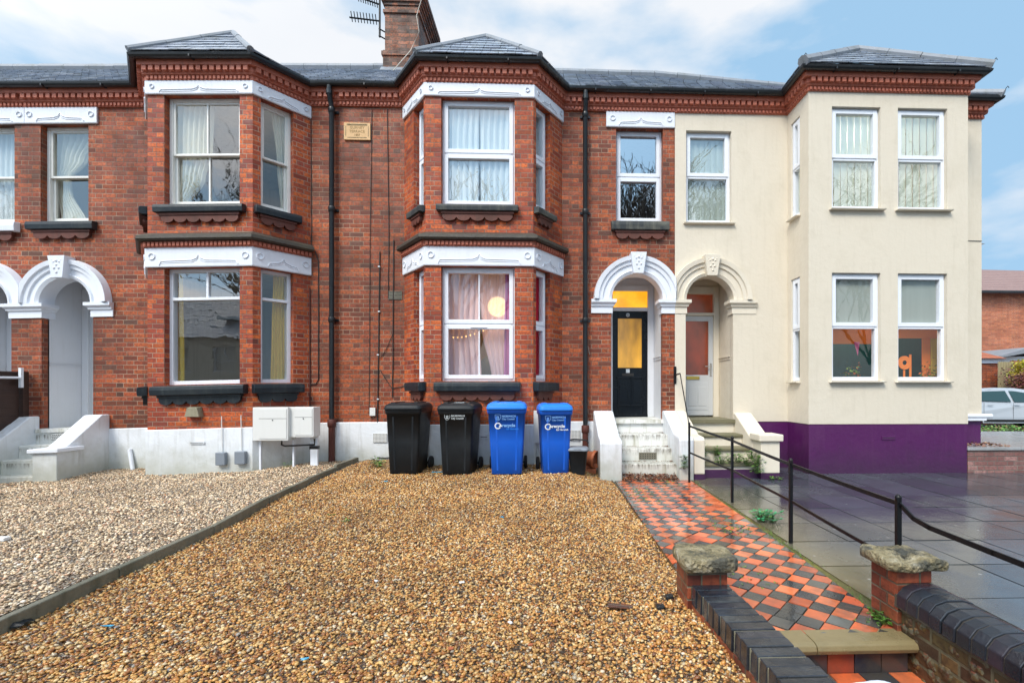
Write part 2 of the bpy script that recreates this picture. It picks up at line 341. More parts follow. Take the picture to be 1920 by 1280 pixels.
# clay tile roofs
def claytile(name, a, b):
    s = NT(name); w = s.new('ShaderNodeTexWave', wave_type='BANDS', bands_direction='X'); w.inputs['Scale'].default_value = 1.1; s.set(w.inputs['Vector'], s.uv)
    w2 = s.new('ShaderNodeTexWave', wave_type='BANDS', bands_direction='Y', wave_profile='SAW'); w2.inputs['Scale'].default_value = .9; s.set(w2.inputs['Vector'], s.uv)
    c = s.mix(s.noise(3, 5), a, b); c = s.mix(s.rng(w2.outputs['Fac'], 0, .35, .6, 0), c, (.06, .03, .03))
    return s.fin(c, .7, s.bump(s.math('ADD', w.outputs['Fac'], w2.outputs['Fac']), .9, .06))
M['tile_far'] = claytile('dull brown roof tile', (.20, .12, .11), (.30, .20, .18)); M['tile_orange'] = claytile('orange pantile', (.42, .12, .05), (.28, .08, .04))
# glass: mirror-like front reflection over a clear pane, faint waviness
def glass(name, refl=.16, tint=(1, 1, 1), wav=.0, mul=1.3, rough=.0):
    s = NT(name); s.n.nodes.remove(s.bs); tr = s.new('ShaderNodeBsdfTransparent'); s.set(tr.inputs[0], tint); gl = s.new('ShaderNodeBsdfGlossy'); gl.inputs['Roughness'].default_value = rough
    ge = s.new('ShaderNodeNewGeometry'); vd = s.new('ShaderNodeVectorMath', operation='DOT_PRODUCT'); s.set(vd.inputs[0], ge.outputs['Incoming']); s.set(vd.inputs[1], ge.outputs['Normal']); f = s.math('SUBTRACT', 1, s.math('ABSOLUTE', vd.outputs['Value'])); f = s.math('ADD', s.math('MULTIPLY', s.math('POWER', f, 5), .9 - refl), refl + .04 * mul, clamp=True)
    if wav: nb = s.bump(s.noise(3.2, 2), wav, .02); s.set(gl.inputs['Normal'], nb)
    m = s.new('ShaderNodeMixShader'); s.set(m.inputs[0], f); s.set(m.inputs[1], tr.outputs[0]); s.set(m.inputs[2], gl.outputs[0]); s.set(s.out.inputs[0], m.outputs[0]); return s.m
M['glass'] = glass('window glass', .08, (.95, .97, .97), .03); M['glass_old'] = glass('old wavy window glass', .12, (.90, .93, .93), .10); M['glass_clear'] = glass('clear window glass', .03, (.95, .95, .95), .02, 1.)
M['glass_bright'] = glass('sky reflecting window glass', .18, (.95, .98, .98), .05, 1.4)
M['glass_blue'] = glass('strongly reflecting window glass', .42, (.45, .5, .6), .04)
def cloth(name, c, transl=.35, alpha=1., sc=30):
    s = NT(name); s.n.nodes.remove(s.bs); col = s.mix(s.noise(sc, 3, stretch=(1, 1, .1)), c, tuple(x * .8 for x in c))
    d = s.new('ShaderNodeBsdfDiffuse'); s.set(d.inputs[0], col); t = s.new('ShaderNodeBsdfTranslucent'); s.set(t.inputs[0], col)
    m = s.new('ShaderNodeMixShader'); m.inputs[0].default_value = transl; s.set(m.inputs[1], d.outputs[0]); s.set(m.inputs[2], t.outputs[0]); o = m.outputs[0]
    if alpha < 1:
        tr = s.new('ShaderNodeBsdfTransparent'); m2 = s.new('ShaderNodeMixShader'); m2.inputs[0].default_value = alpha; s.set(m2.inputs[1], tr.outputs[0]); s.set(m2.inputs[2], o); o = m2.outputs[0]
    s.set(s.out.inputs[0], o); return s.m
M['curtain_cream'] = cloth('cream curtain', (.88, .85, .72), .1); M['curtain_yellow'] = cloth('mustard curtain', (.88, .62, .10), .1); M['net'] = cloth('net curtain', (.86, .93, .95), .1, .95)
M['curtain_grey'] = cloth('blue grey cloth', (.12, .17, .22)); M['sheer'] = cloth('lilac sheer', (.84, .70, .80), .35, .78); M['curtain_red'] = cloth('crimson curtain', (.75, .02, .07), .3); M['curtain_lilac'] = cloth('purple curtain', (.55, .22, .50), .3)
M['blind'] = cloth('pale green blind', (.82, .90, .82), .35, 1, 12); M['blind_dark'] = cloth('grey green roller blind', (.44, .50, .46), .2, 1, 12)
def lit(name, c, c2, e, sc=6, st=None):
    s = NT(name); col = s.mix(s.rng(s.noise(sc, 4, stretch=st), .35, .7), c, c2); return s.fin(col, .12, Emission_Color=col, Emission_Strength=e)
M['amber'] = lit('self glowing amber glass', (.85, .40, .02), (.72, .27, .01), .66, 4); M['amber_dim'] = lit('self glowing frosted door glass', (.58, .29, .03), (.22, .11, .02), .42, 1.1, (3, 1, 1)); M['redglass'] = lit('red brown door glass', (.22, .04, .015), (.10, .03, .015), .22, 2, (2, 1, 1))  # hall light is put into these panes as glow; no lamp stands behind
M['lantern'] = lit('paper lantern lit', (1, .62, .2), (1, .7, .3), 2.0); M['bulb'] = NT('fairy light').fin((1, .8, .5), .5, Emission_Color=(1, .55, .15), Emission_Strength=6)
# gravel beds: shingle packed between the loose pebbles
def gravel(name, stops):
    s = NT(name); n = s.new('ShaderNodeTexVoronoi'); n.inputs['Scale'].default_value = 62; s.set(n.inputs['Vector'], s.ob)
    rr = s.sep(n.outputs['Color'])[0]; c = s.ramp(rr, stops); c = s.mix(s.rng(n.outputs['Distance'], .25, .6), c, (.03, .02, .012)); c = s.mix(s.rng(s.noise(1.5, 4), .4, .7, 0, .35), c, (.08, .05, .03))
    return s.fin(c, .35, s.bump(s.math('SUBTRACT', 1, n.outputs['Distance']), 1, .01))
GC = [(0, (.05, .035, .03)), (.15, (.22, .10, .04)), (.4, (.36, .19, .07)), (.7, (.46, .30, .13)), (.9, (.50, .42, .28)), (1, (.6, .58, .52))]
GL = [(0, (.14, .12, .10)), (.2, (.36, .28, .19)), (.5, (.56, .46, .33)), (.75, (.66, .59, .46)), (.9, (.48, .28, .16)), (1, (.75, .73, .68))]
M['gravel'] = gravel('ochre gravel', GC); M['gravel_pale'] = gravel('pale gravel', GL)
s = NT('wet pebble'); M['pebble'] = s.fin(s.mix(s.rng(s.noise(.8, 5, .6), .42, .68, 0, .42), s.mix(s.rng(s.noise(160, 2), .35, .7, 0, .35), s.attr(), (.10, .07, .05)), (.13, .07, .025)), s.rng(s.noise(1.2, 4), .35, .65, .24, .42), spec=.5)
# quarry tiles: colour per tile, wet film
s = NT('wet quarry tile'); n = s.noise(9, 5); wet = s.rng(s.noise(1.6, 4, .6), .36, .56, sm=True)
M['quarry'] = s.fin(s.mix(s.rng(s.noise(3.5, 6, .65), .48, .66, 0, .6), s.mix(s.rng(n, .45, .75, 0, .4), s.attr(), (.10, .07, .05)), (.07, .06, .045)), s.rng(wet, 0, 1, .26, .04), s.bump(s.math('ADD', s.noise(30, 4), s.math('MULTIPLY', s.noise(4, 3), 1.5)), .18, .006), spec=.6)
M['grout'] = paint('mossy tile bedding', (.07, .06, .045), .6, (.09, .10, .03), .6, .2, .8)
s = NT('wet paving slab'); n = s.noise(2.2, 6, .62); wet = s.rng(s.noise(.9, 5, .6), .36, .58, sm=True)
pos = s.sep(s.ob); warm = s.rng(s.math('ADD', pos[0], s.math('MULTIPLY', s.noise(1.1, 3), 1.2)), 2.5, 3.5, .7, 0)
c = s.mix(s.rng(n, .35, .7), s.attr(), s.mix(.5, s.attr(), (.035, .038, .045))); c = s.mix(warm, c, (.20, .16, .075)); c = s.mix(s.rng(s.vor(6.5, feature='F1'), .0, .11, .7, 0), c, (.42, .42, .40))
M['slab'] = s.fin(c, s.rng(wet, 0, 1, .28, .045), s.bump(s.math('ADD', s.noise(70, 4), s.math('MULTIPLY', s.noise(5, 3), 2)), .13, .006), spec=.9)
M['moss_joint'] = paint('mossy joint', (.10, .09, .03), .7, (.34, .31, .04), 1., .1, .8)
s = NT('blue engineering brick'); c = s.mix(s.rng(s.noise(7, 5), .3, .6), s.attr(), (.012, .015, .022)); c = s.mix(s.rng(s.noise(4, 5, .7), .62, .75, 0, .5), c, (.12, .12, .09))
M['blue_brick'] = s.fin(c, s.rng(s.noise(5, 3), .3, .7, .12, .42), s.bump(s.noise(25, 5), .5, .008), spec=.6)
M['asphalt'] = paint('damp asphalt', (.06, .062, .066), .35, (.03, .03, .032), .6, .1, .6)
M['pave'] = paint('worn concrete paving', (.30, .30, .28), .4, (.14, .14, .12), .6, .1, .4)
M['wetpath'] = paint('wet pale path', (.34, .35, .36), .12, (.12, .12, .11), .7, .1, .2)
M['soil'] = paint('damp leaf litter', (.06, .035, .02), .7, (.02, .02, .01), .7, .1, 1.)
s = NT('leaf'); s.bs.inputs['Subsurface Weight'].default_value = 0; M['leaf'] = s.fin(s.attr(), .5)
s = NT('bark'); M['bark'] = s.fin(s.mix(s.noise(8, 4), (.05, .045, .04), (.10, .09, .07)), .85)
s = NT('dark stained timber'); M['timber'] = s.fin(s.mix(s.noise(6, 5, stretch=(.3, .3, 6)), (.020, .010, .008), (.05, .02, .012)), .55, s.bump(s.noise(20, 4, stretch=(.2, .2, 5)), .5, .01))
s = NT('pale timber'); M['pale_timber'] = s.fin(s.mix(s.noise(6, 5, stretch=(6, 1, .3)), (.34, .28, .15), (.24, .20, .12)), .7)
def plastic(name, c, r=.38):
    s = NT(name); n = s.noise(3, 6, .7); return s.fin(s.mix(s.rng(n, .45, .8, 0, .35), c, tuple(x * .6 + .03 for x in c)), s.rng(n, .3, .7, r - .06, r + .14), s.bump(s.noise(200, 2), .06, .002), spec=.28)
M['bin_black'] = plastic('black bin plastic', (.010, .013, .016)); M['bin_blue'] = plastic('blue bin plastic', (.008, .10, .54)); M['bin_lid_blue'] = plastic('sun faded blue lid plastic', (.02, .20, .72), .33); M['tyre'] = plastic('rubber', (.012, .012, .013), .6)
M['print'] = flat('white print', (.62, .68, .72), .5); M['print_faded'] = flat('worn print', (.16, .36, .70), .5); M['print_grey'] = flat('grey white print', (.45, .50, .52), .5)
M['clay'] = paint('terracotta pot clay', (.40, .12, .05), .6, (.20, .08, .05), .5, .3, .3)
M['car_paint'] = NT('silver white car paint').fin((.36, .40, .45), .22, Coat_Weight=.6); M['car_glass'] = flat('dark car glass', (.02, .05, .05), .03); M['scrap'] = flat('turquoise plastic scrap', (.05, .32, .50), .4); M['paper'] = flat('white litter', (.75, .76, .76), .5)
M['orange'] = flat('orange panel', (.85, .22, .03), .6); M['teal'] = paint('teal painted wall', (.01, .10, .13), .6, (.01, .05, .04), .8, .3); M['pink'] = flat('pink paper', (.7, .15, .35), .6)
M['vent'] = flat('dark vent slot', (.03, .03, .03), .7)
# ------------------------------------------------------------------ building helpers
def cells(mb, fr, u0, u1, z0, z1, ops, d=0., rev=.12, rmb=None):
    """wall face with rectangular / arched openings and their reveals. ops: (a, b, c, e, arch) - arch: e is the springing"""
    us = sorted({u0, u1} | {x for o in ops for x in (o[0], o[1])}); zs = sorted({z0, z1} | {z for o in ops for z in (o[2], o[3] + ((o[1] - o[0]) / 2 if o[4] else 0))})
    us = [u for u in us if u0 <= u <= u1]; zs = [z for z in zs if z0 <= z <= z1]
    for a, b in zip(us, us[1:]):
        run = None
        for c, e in zip(zs, zs[1:]):
            hit = any(o[0] - 1e-6 <= a and b <= o[1] + 1e-6 and o[2] - 1e-6 <= c and e <= o[3] + ((o[1] - o[0]) / 2 if o[4] else 0) + 1e-6 for o in ops)
            if not hit: mb.face([fr.pt(a, d, c), fr.pt(b, d, c), fr.pt(b, d, e), fr.pt(a, d, e)])
    rm = rmb or mb
    for a, b, c, e, arch in ops:
        rm.face([fr.pt(a, d, c), fr.pt(a, d, e), fr.pt(a, d - rev, e), fr.pt(a, d - rev, c)]); rm.face([fr.pt(b, d - rev, c), fr.pt(b, d - rev, e), fr.pt(b, d, e), fr.pt(b, d, c)])
        rm.face([fr.pt(a, d, c), fr.pt(a, d - rev, c), fr.pt(b, d - rev, c), fr.pt(b, d, c)])
        if not arch: rm.face([fr.pt(a, d - rev, e), fr.pt(a, d, e), fr.pt(b, d, e), fr.pt(b, d - rev, e)])
        else:
            r = (b - a) / 2; uc = (a + b) / 2; n = 24; top = e + r
            for i in range(n):
                t0, t1 = math.pi - math.pi * i / n, math.pi - math.pi * (i + 1) / n
                p0 = (uc + r * math.cos(t0), e + r * math.sin(t0)); p1 = (uc + r * math.cos(t1), e + r * math.sin(t1))
                mb.face([fr.pt(p0[0], d, p0[1]), fr.pt(p1[0], d, p1[1]), fr.pt(p1[0], d, top), fr.pt(p0[0], d, top)])
                rm.face([fr.pt(p0[0], d - rev, p0[1]), fr.pt(p1[0], d - rev, p1[1]), fr.pt(p1[0], d, p1[1]), fr.pt(p0[0], d, p0[1])])
def window(house, fr, u0, u1, z0, z1, style, mid=.5, sill=None, corbel=None, gl='glass', rev=.10, munt=None, fm='upvc', lo='c', hopen=False):
    f = MB(); g = MB(); D = -rev
    def bar(a, b, c, e, d0=-.05, d1=.0): f.fbox(fr, a, b, D + d0, D + d1, c, e)
    def frame(a, b, c, e, w, d0, d1, wb=None):
        wb = wb or w; bar(a, a + w, c, e, d0, d1); bar(b - w, b, c, e, d0, d1); bar(a + w, b - w, e - w, e, d0, d1 - .002); bar(a + w, b - w, c, c + wb, d0, d1 - .002)
    def pane(a, b, c, e, d): g.face([fr.pt(a, D + d, c), fr.pt(b, D + d, c), fr.pt(b, D + d, e), fr.pt(a, D + d, e)])
    zm = z0 + (z1 - z0) * mid; w = .055
    if style == 'upvc':
        frame(u0, u1, z0, z1, w, -.08, 0, .06); bar(u0 + w, u1 - w, zm - .026, zm + .026, -.08, .004)
        frame(u0 + w * .55, u1 - w * .55, zm + .012, z1 - w * .5, .062, -.06, .018)
        a, b = u0 + w + .03, u1 - w - .03
        pane(a, b, zm + .02, z1 - w, -.03)
        if lo == 'c': frame(u0 + w * .55, u1 - w * .55, z0 + .035, zm - .012, .062, -.06, .018)
        pane(u0 + w - .01, u1 - w + .01, z0 + .05, zm - .02, -.034)
        if munt: uc = (u0 + u1) / 2 + munt; bar(uc - .011, uc + .011, zm + .05, z1 - .1, -.045, -.015); bar(uc - .011, uc + .011, z0 + .1, zm - .05, -.045, -.015)
        if lo == 'c' and munt is not None and u1 - u0 > .9:
            uc = (u0 + u1) / 2
            for zz in (z1 - .075, zm - .055): f.fbox(fr, uc - .13, uc + .13, D + .018, D + .03, zz, zz + .016)
    elif style == 'sash':
        w = .05; frame(u0, u1, z0, z1, w, -.12, 0, .05); a, b = u0 + w, u1 - w
        frame(a, b, zm - .02, z1 - w, .035, -.05, -.012); pane(a + .02, b - .02, zm, z1 - w - .02, -.03)
        frame(a, b, z0 + .05, zm + .02, .035, -.10, -.055, .06); pane(a + .02, b - .02, z0 + .08, zm, -.08)
        if munt is not None:
            uc = (u0 + u1) / 2 + munt; bar(uc - .013, uc + .013, zm + .01, z1 - w - .03, -.045, -.016); bar(uc - .013, uc + .013, z0 + .1, zm - .01, -.095, -.06)
    elif style == 'light':
        w = .055; frame(u0, u1, z0, z1, w, -.1, 0, .06); bar(u0 + w, u1 - w, zm - .022, zm + .022, -.08, .012)
        pane(u0 + w - .01, u1 - w + .01, zm, z1 - w + .01, -.04); pane(u0 + w - .01, u1 - w + .01, z0 + .05, zm, -.04)
        if munt is not None: uc = (u0 + u1) / 2 + munt; bar(uc - .018, uc + .018, zm + .02, z1 - w, -.07, -.01)
    win = f.build('window', M[fm], house, bevel=.004)
    g.build('pane', M[gl], win)
    if sill:
        mt, h, ov, pr = sill; s_ = MB(); s_.hexa([fr.pt(u0 - ov, 0, z0 - h), fr.pt(u1 + ov, 0, z0 - h), fr.pt(u1 + ov, 0, z0 - h), fr.pt(u0 - ov, 0, z0 - h)] * 2) if False else None
        q = [(-rev - .02, z0 - h), (pr, z0 - h), (pr + .008, z0 - h * .5), (pr, z0 - .025), (-rev - .02, z0 - .002)]
        n = len(q); vs = [fr.pt(u0 - ov, d, z) for d, z in q] + [fr.pt(u1 + ov, d, z) for d, z in q]
        # the part of the sill inside the reveal is only as wide as the opening
        vs[0] = fr.pt(u0 - ov, .003, z0 - h); vs[n] = fr.pt(u1 + ov, .003, z0 - h); vs[4] = fr.pt(u0 - ov, .003, z0 - .01); vs[n + 4] = fr.pt(u1 + ov, .003, z0 - .01)
        s_.mesh(vs, [tuple(range(n - 1, -1, -1)), tuple(range(n, 2 * n))] + [(i, (i + 1) % n, n + (i + 1) % n, n + i) for i in range(n)])
        s_.fbox(fr, u0 + .002, u1 - .002, -rev - .05, .0, z0 - .03, z0 - .004)
        s_.build('sill', M[mt], win, bevel=.008)
        if corbel:
            c_ = MB(); a, b = u0 - ov + .09, u1 + ov - .09; zt = z0 - h - .002; zb = zt - .10; n = max(3, int(round((b - a) / .20))); pts = []
            wv = (b - a) / n
            for k in range(n):
                for j in range(8):
                    t = j / 8; pts.append((a + (k + t) * wv, zb - .045 * abs(math.sin(math.pi * t)) ** .7 + (.012 if j == 0 else 0)))
            pts.append((b, zb + .01))
            c_.fpoly(fr, [(b, zt), (a, zt)][::-1][::1] and ([(a, zt)] + pts[:] + [(b, zt)])[::1], .004, .055)
            c_.fbox(fr, a - .02, b + .02, .004, .07, zt - .035, zt - .002)
            c_.build('corbel', M[corbel], win)
    return win
def ogee(mb, fr, u0, u1, z0, h):
    """rings and the flat ogee moulding carved on a lintel between two roundels"""
    zc = z0 + h * .55; r = h * .17
    for uc in (u0 + .06, u1 - .06): mb.ring(fr, uc, zc, r * .78, r, .034, .048)
    a, b = u0 + .17, u1 - .17; uc = (a + b) / 2; w = b - a
    line = [(a, z0 + .03), (a + .03, z0 + h * .30), (uc - .10, z0 + h * .34), (uc - .03, z0 + h * .44), (uc, z0 + h * .62), (uc + .03, z0 + h * .44), (uc + .10, z0 + h * .34), (b - .03, z0 + h * .30), (b, z0 + .03)]
    if w < .35: line = [(a, z0 + .03), (a + .02, z0 + h * .3), (uc - .05, z0 + h * .34), (uc, z0 + h * .6), (uc + .05, z0 + h * .34), (b - .02, z0 + h * .3), (b, z0 + .03)]
    mb.tube([fr.pt(u, .036, z) for u, z in line], .009, 6); mb.tube([fr.pt(u, .035, z - .03) for u, z in line[1:-1]], .006, 6)
def dentils(mb, path, d0, d1, z0, z1, pitch, wd):
    q = offs(path, d0)
    for a, b in zip(q, q[1:]):
        fr = Fr(a, b); n = int(fr.L / pitch)
        if n < 1: continue
        s0 = (fr.L - n * pitch) / 2 + (pitch - wd) / 2
        for k in range(n): mb.fbox(fr, s0 + k * pitch, s0 + k * pitch + wd, 0, d1 - d0, z0, z1)
ZC = 5.95
def cornice(house, path):
    mb = MB(); z = ZC
    mb.sweep([(.002, z), (.035, z), (.035, z + .06), (.062, z + .075), (.068, z + .10), (.075, z + .10), (.075, z + .175), (.125, z + .178), (.132, z + .26), (.002, z + .26)], path)
    dentils(mb, path, .035, .058, z + .012, z + .055, .062, .036); dentils(mb, path, .075, .12, z + .105, z + .173, .1, .064)
    return mb.build('cornice', M['terra'], house)
def gutter(house, path):
    mb = MB(); c, z, r = .178, ZC + .29, .056
    prof = [(c + r * math.cos(a), z + r * math.sin(a) * (1 if math.sin(a) < 0 else .35)) for a in [k * math.pi / 6 for k in range(12)]]
    mb.smooth = False; mb.sweep(prof, path); mb.sweep([(.126, z - .03), (.14, z - .03), (.14, z + .03), (.126, z + .03)], path)
    q = offs(path, c)
    b = mb
    for p0, p1 in zip(q, q[1:]):
        fr = Fr(p0, p1); n = int(fr.L / .9)
        for k in range(n):
            u = (k + .5) * fr.L / n; b.fbox(fr, u - .010, u + .010, -.05, r + .003, z - r - .004, z - r + .03)
    return mb.build('gutter', M['black'], house)
def lintel(house, path, z0, z1, frs):
    mb = MB(); mb.sweep([(.002, z0), (.028, z0), (.034, z0 + .012), (.034, z1 - .012), (.028, z1 - .001), (.002, z1 - .001)], path)
    for fr, a, b in frs: ogee(mb, fr, a, b, z0, z1 - z0)
    return mb.build('lintel', M['lintel'], house)
def slates(mb, A, Bp, D, C, rows):
    A, Bp, C, D = Vector(A), Vector(Bp), Vector(C), Vector(D); n = (Bp - A).cross(D - A).normalized()
    for i in range(rows):
        t0, t1 = i / rows, (i + 1) / rows + .02
        p0, p1 = A.lerp(D, t0) + n * .016, Bp.lerp(C, t0) + n * .016; p2, p3 = Bp.lerp(C, min(t1, 1)), A.lerp(D, min(t1, 1))
        m = max(1, int((p1 - p0).length / .26))
        for k in range(m):       # each slate lies a hair differently
            a, b = k / m, (k + 1) / m; w = n * random.uniform(-.004, .005)
            q0, q1, q2, q3 = p0.lerp(p1, a) + w, p0.lerp(p1, b) + w, p3.lerp(p2, b), p3.lerp(p2, a)
            mb.face([q0, q1, q2, q3]); mb.face([q0 - n * .014, q1 - n * .014, q1, q0])
def ridge(mb, a, b, r=.06, step=.45):
    a, b = Vector(a), Vector(b); L_ = (b - a).length; n = max(1, int(L_ / step))
    for k in range(n):
        p, q = a.lerp(b, k / n), a.lerp(b, (k + .985) / n); off = Vector((0, 0, random.uniform(-.004, .006)))
        mb.tube([p + off, q + off], r, 8, smooth=False, r1=r * .96)
def leaves(mb, n, fn, size, cols):
    for _ in range(n):
        p, up = fn(); a = random.uniform(0, 6.28); t = random.uniform(-.8, .8); s_ = size * random.uniform(.6, 1.3)
        u = Vector((math.cos(a), math.sin(a), t)).normalized(); v = u.cross(Vector((random.uniform(-1, 1), random.uniform(-1, 1), 1))).normalized()
        p = Vector(p); c = random.choice(cols)
        mb.face([p, p + u * s_ * .5 + v * s_ * .3, p + u * s_, p + u * s_ * .5 - v * s_ * .3], c)
GREENS = [(.06, .16, .02), (.10, .22, .03), (.14, .28, .05), (.05, .11, .02)]

# ------------------------------------------------------------------ the terrace
SHEAR = True
XA, XAB, XBC, XCD, XE = -12.0, -8.64, -3.55, 2.174, 7.65
FW = Fr((-20, W), (20, W))                 # main wall frame: u = X + 20
def U(x): return x + 20
house_a = thing('terraced_house', 'partly seen red brick end of terrace with white sill behind the timber fence', 'house', (-10, W, 0), 'houses of the terrace')
house_b = thing('terraced_house', 'red brick terraced house with cream curtains upstairs and meter cabinets under its bay', 'house', (-6, W, 0), 'houses of the terrace')
house_c = thing('terraced_house', 'red brick terraced house with black front door, chimney and wheelie bins before its bay', 'house', (-1, W, 0), 'houses of the terrace')
house_d = thing('terraced_house', 'cream rendered house with purple plinth and square bay', 'house', (5, W, 0), 'houses of the terrace')
J1L, C1L, C1R, J1R = (-6.69, W), (-6.15, B), (-4.576, B), (-4.03, W)
J2L, C2L, C2R, J2R = (-2.46, W), (-1.934, B), (-.2515, B), (.22, W)
J3L, C3L, C3R, J3R = (4.17, W), (4.175, B), (6.794, B), (6.80, W)
pA = [(XA, W), (XAB, W)]; pB = [(XAB, W), J1L, C1L, C1R, J1R, (XBC, W)]; pC = [(XBC, W), J2L, C2L, C2R, J2R, (XCD, W)]
pD = [(XCD, W), J3L, C3L, C3R, J3R, (XE, W), (XE, W + 3.5)]
for h, p in ((house_a, pA), (house_b, pB), (house_c, pC), (house_d, pD)): cornice(h, p); gutter(h, p)
# small first floor windows and porch openings in the flat wall
PZ, PS = .65, 2.716                         # porch floor, arch springing
def flat_wall(house, segs, ops, mt, name='wall'):
    mb = MB(); rv = MB()
    for a, b in segs: cells(mb, FW, U(a), U(b), .62, ZC, [(U(o[0]), U(o[1]), o[2], o[3], o[4]) for o in ops if a <= o[0] and o[1] <= b], rev=.12)
    return mb.build(name, M[mt], house)
flat_wall(house_a, [(XA, XAB)], [(-9.70, -8.88, PZ, PS, 1), (-9.62, -8.83, 4.07, 5.684, 0)], 'brick')
flat_wall(house_b, [(J1R[0], XBC)], [], 'brick'); flat_wall(house_b, [(XAB, J1L[0])], [(-8.40, -7.575, PZ, PS, 1), (-8.415, -7.65, 4.07, 5.684, 0)], 'brick')
flat_wall(house_c, [(XBC, J2L[0])], [], 'brick'); flat_wall(house_c, [(J2R[0], XCD)], [(1.068, 1.96, PZ, PS, 1), (1.152, 1.97, 4.07, 5.684, 0)], 'brick')
mb = MB(); cells(mb, FW, U(XCD), U(J3L[0]), .61, ZC, [(U(2.362), U(3.197), PZ, PS, 1), (U(2.37), U(3.165), 4.07, 5.655, 0)], rev=.10, d=.012)
mb.build('wall', M['cream'], house_d); mb = MB(); cells(mb, FW, U(J3R[0]), U(XE) + .012, .61, ZC, [], d=.012); cells(mb, Fr((XE + .012, W - .012), (XE + .012, W + 3.6)), 0, 3.6, .61, ZC, []); mb.build('wall', M['cream'], house_d)
# plinths
def plinth(house, path, mt, top=.62, d=.024):
    mb = MB(); mb.sweep([(-.02, -.6), (d, -.6), (d, top - .012), (d - .012, top), (-.02, top)], path); return mb.build('plinth', M[mt], house)
plinth(house_a, [(XA, W), (-9.70, W)], 'white'); plinth(house_a, [(-8.88, W), (XAB, W)], 'white')
plinth(house_b, [(XAB, W), (-8.40, W)], 'white'); plinth(house_b, [(-7.575, W), J1L, C1L, C1R, J1R, (XBC, W)], 'white')
plinth(house_c, [(XBC, W), J2L, C2L, C2R, J2R, (1.068, W)], 'white'); plinth(house_c, [(1.96, W), (XCD, W)], 'white')
plinth(house_d, [(3.197, W), J3L, C3L, C3R, J3R, (XE, W), (XE, W + 3.5)], 'purple', .61, .004); plinth(house_d, [(XCD, W), (2.362, W)], 'purple', .61, .004)
# windows of the flat wall
lintel(house_a, [(-9.85, W), (XAB - .004, W)], 5.684, ZC, [(FW, U(-9.80), U(-8.66))]); lintel(house_b, [(XAB + .004, W), (-7.49, W)], 5.684, ZC, [(FW, U(-8.62), U(-7.52))]); lintel(house_c, [(.98, W), (2.166, W)], 5.684, ZC, [(FW, U(1.03), U(2.13))])
w = window(house_a, FW, U(-9.62), U(-8.83), 4.07, 5.684, 'sash', .49, ('lintel', .17, .1, .10), 'corbel', 'glass_old', fm='frame_old')
w = window(house_b, FW, U(-8.415), U(-7.65), 4.07, 5.684, 'sash', .49, ('sill', .15, .15, .10), 'corbel', 'glass_old', fm='frame_old')
w = window(house_c, FW, U(1.152), U(1.97), 4.07, 5.684, 'upvc', .50, ('sill_lichen', .17, .09, .10), 'corbel', 'glass_blue', rev=.12)
w = window(house_d, FW, U(2.37), U(3.165), 4.07, 5.655, 'upvc', .51, ('cream_stone', .04, .05, .07), None, 'glass_bright', rev=.07, lo='f')
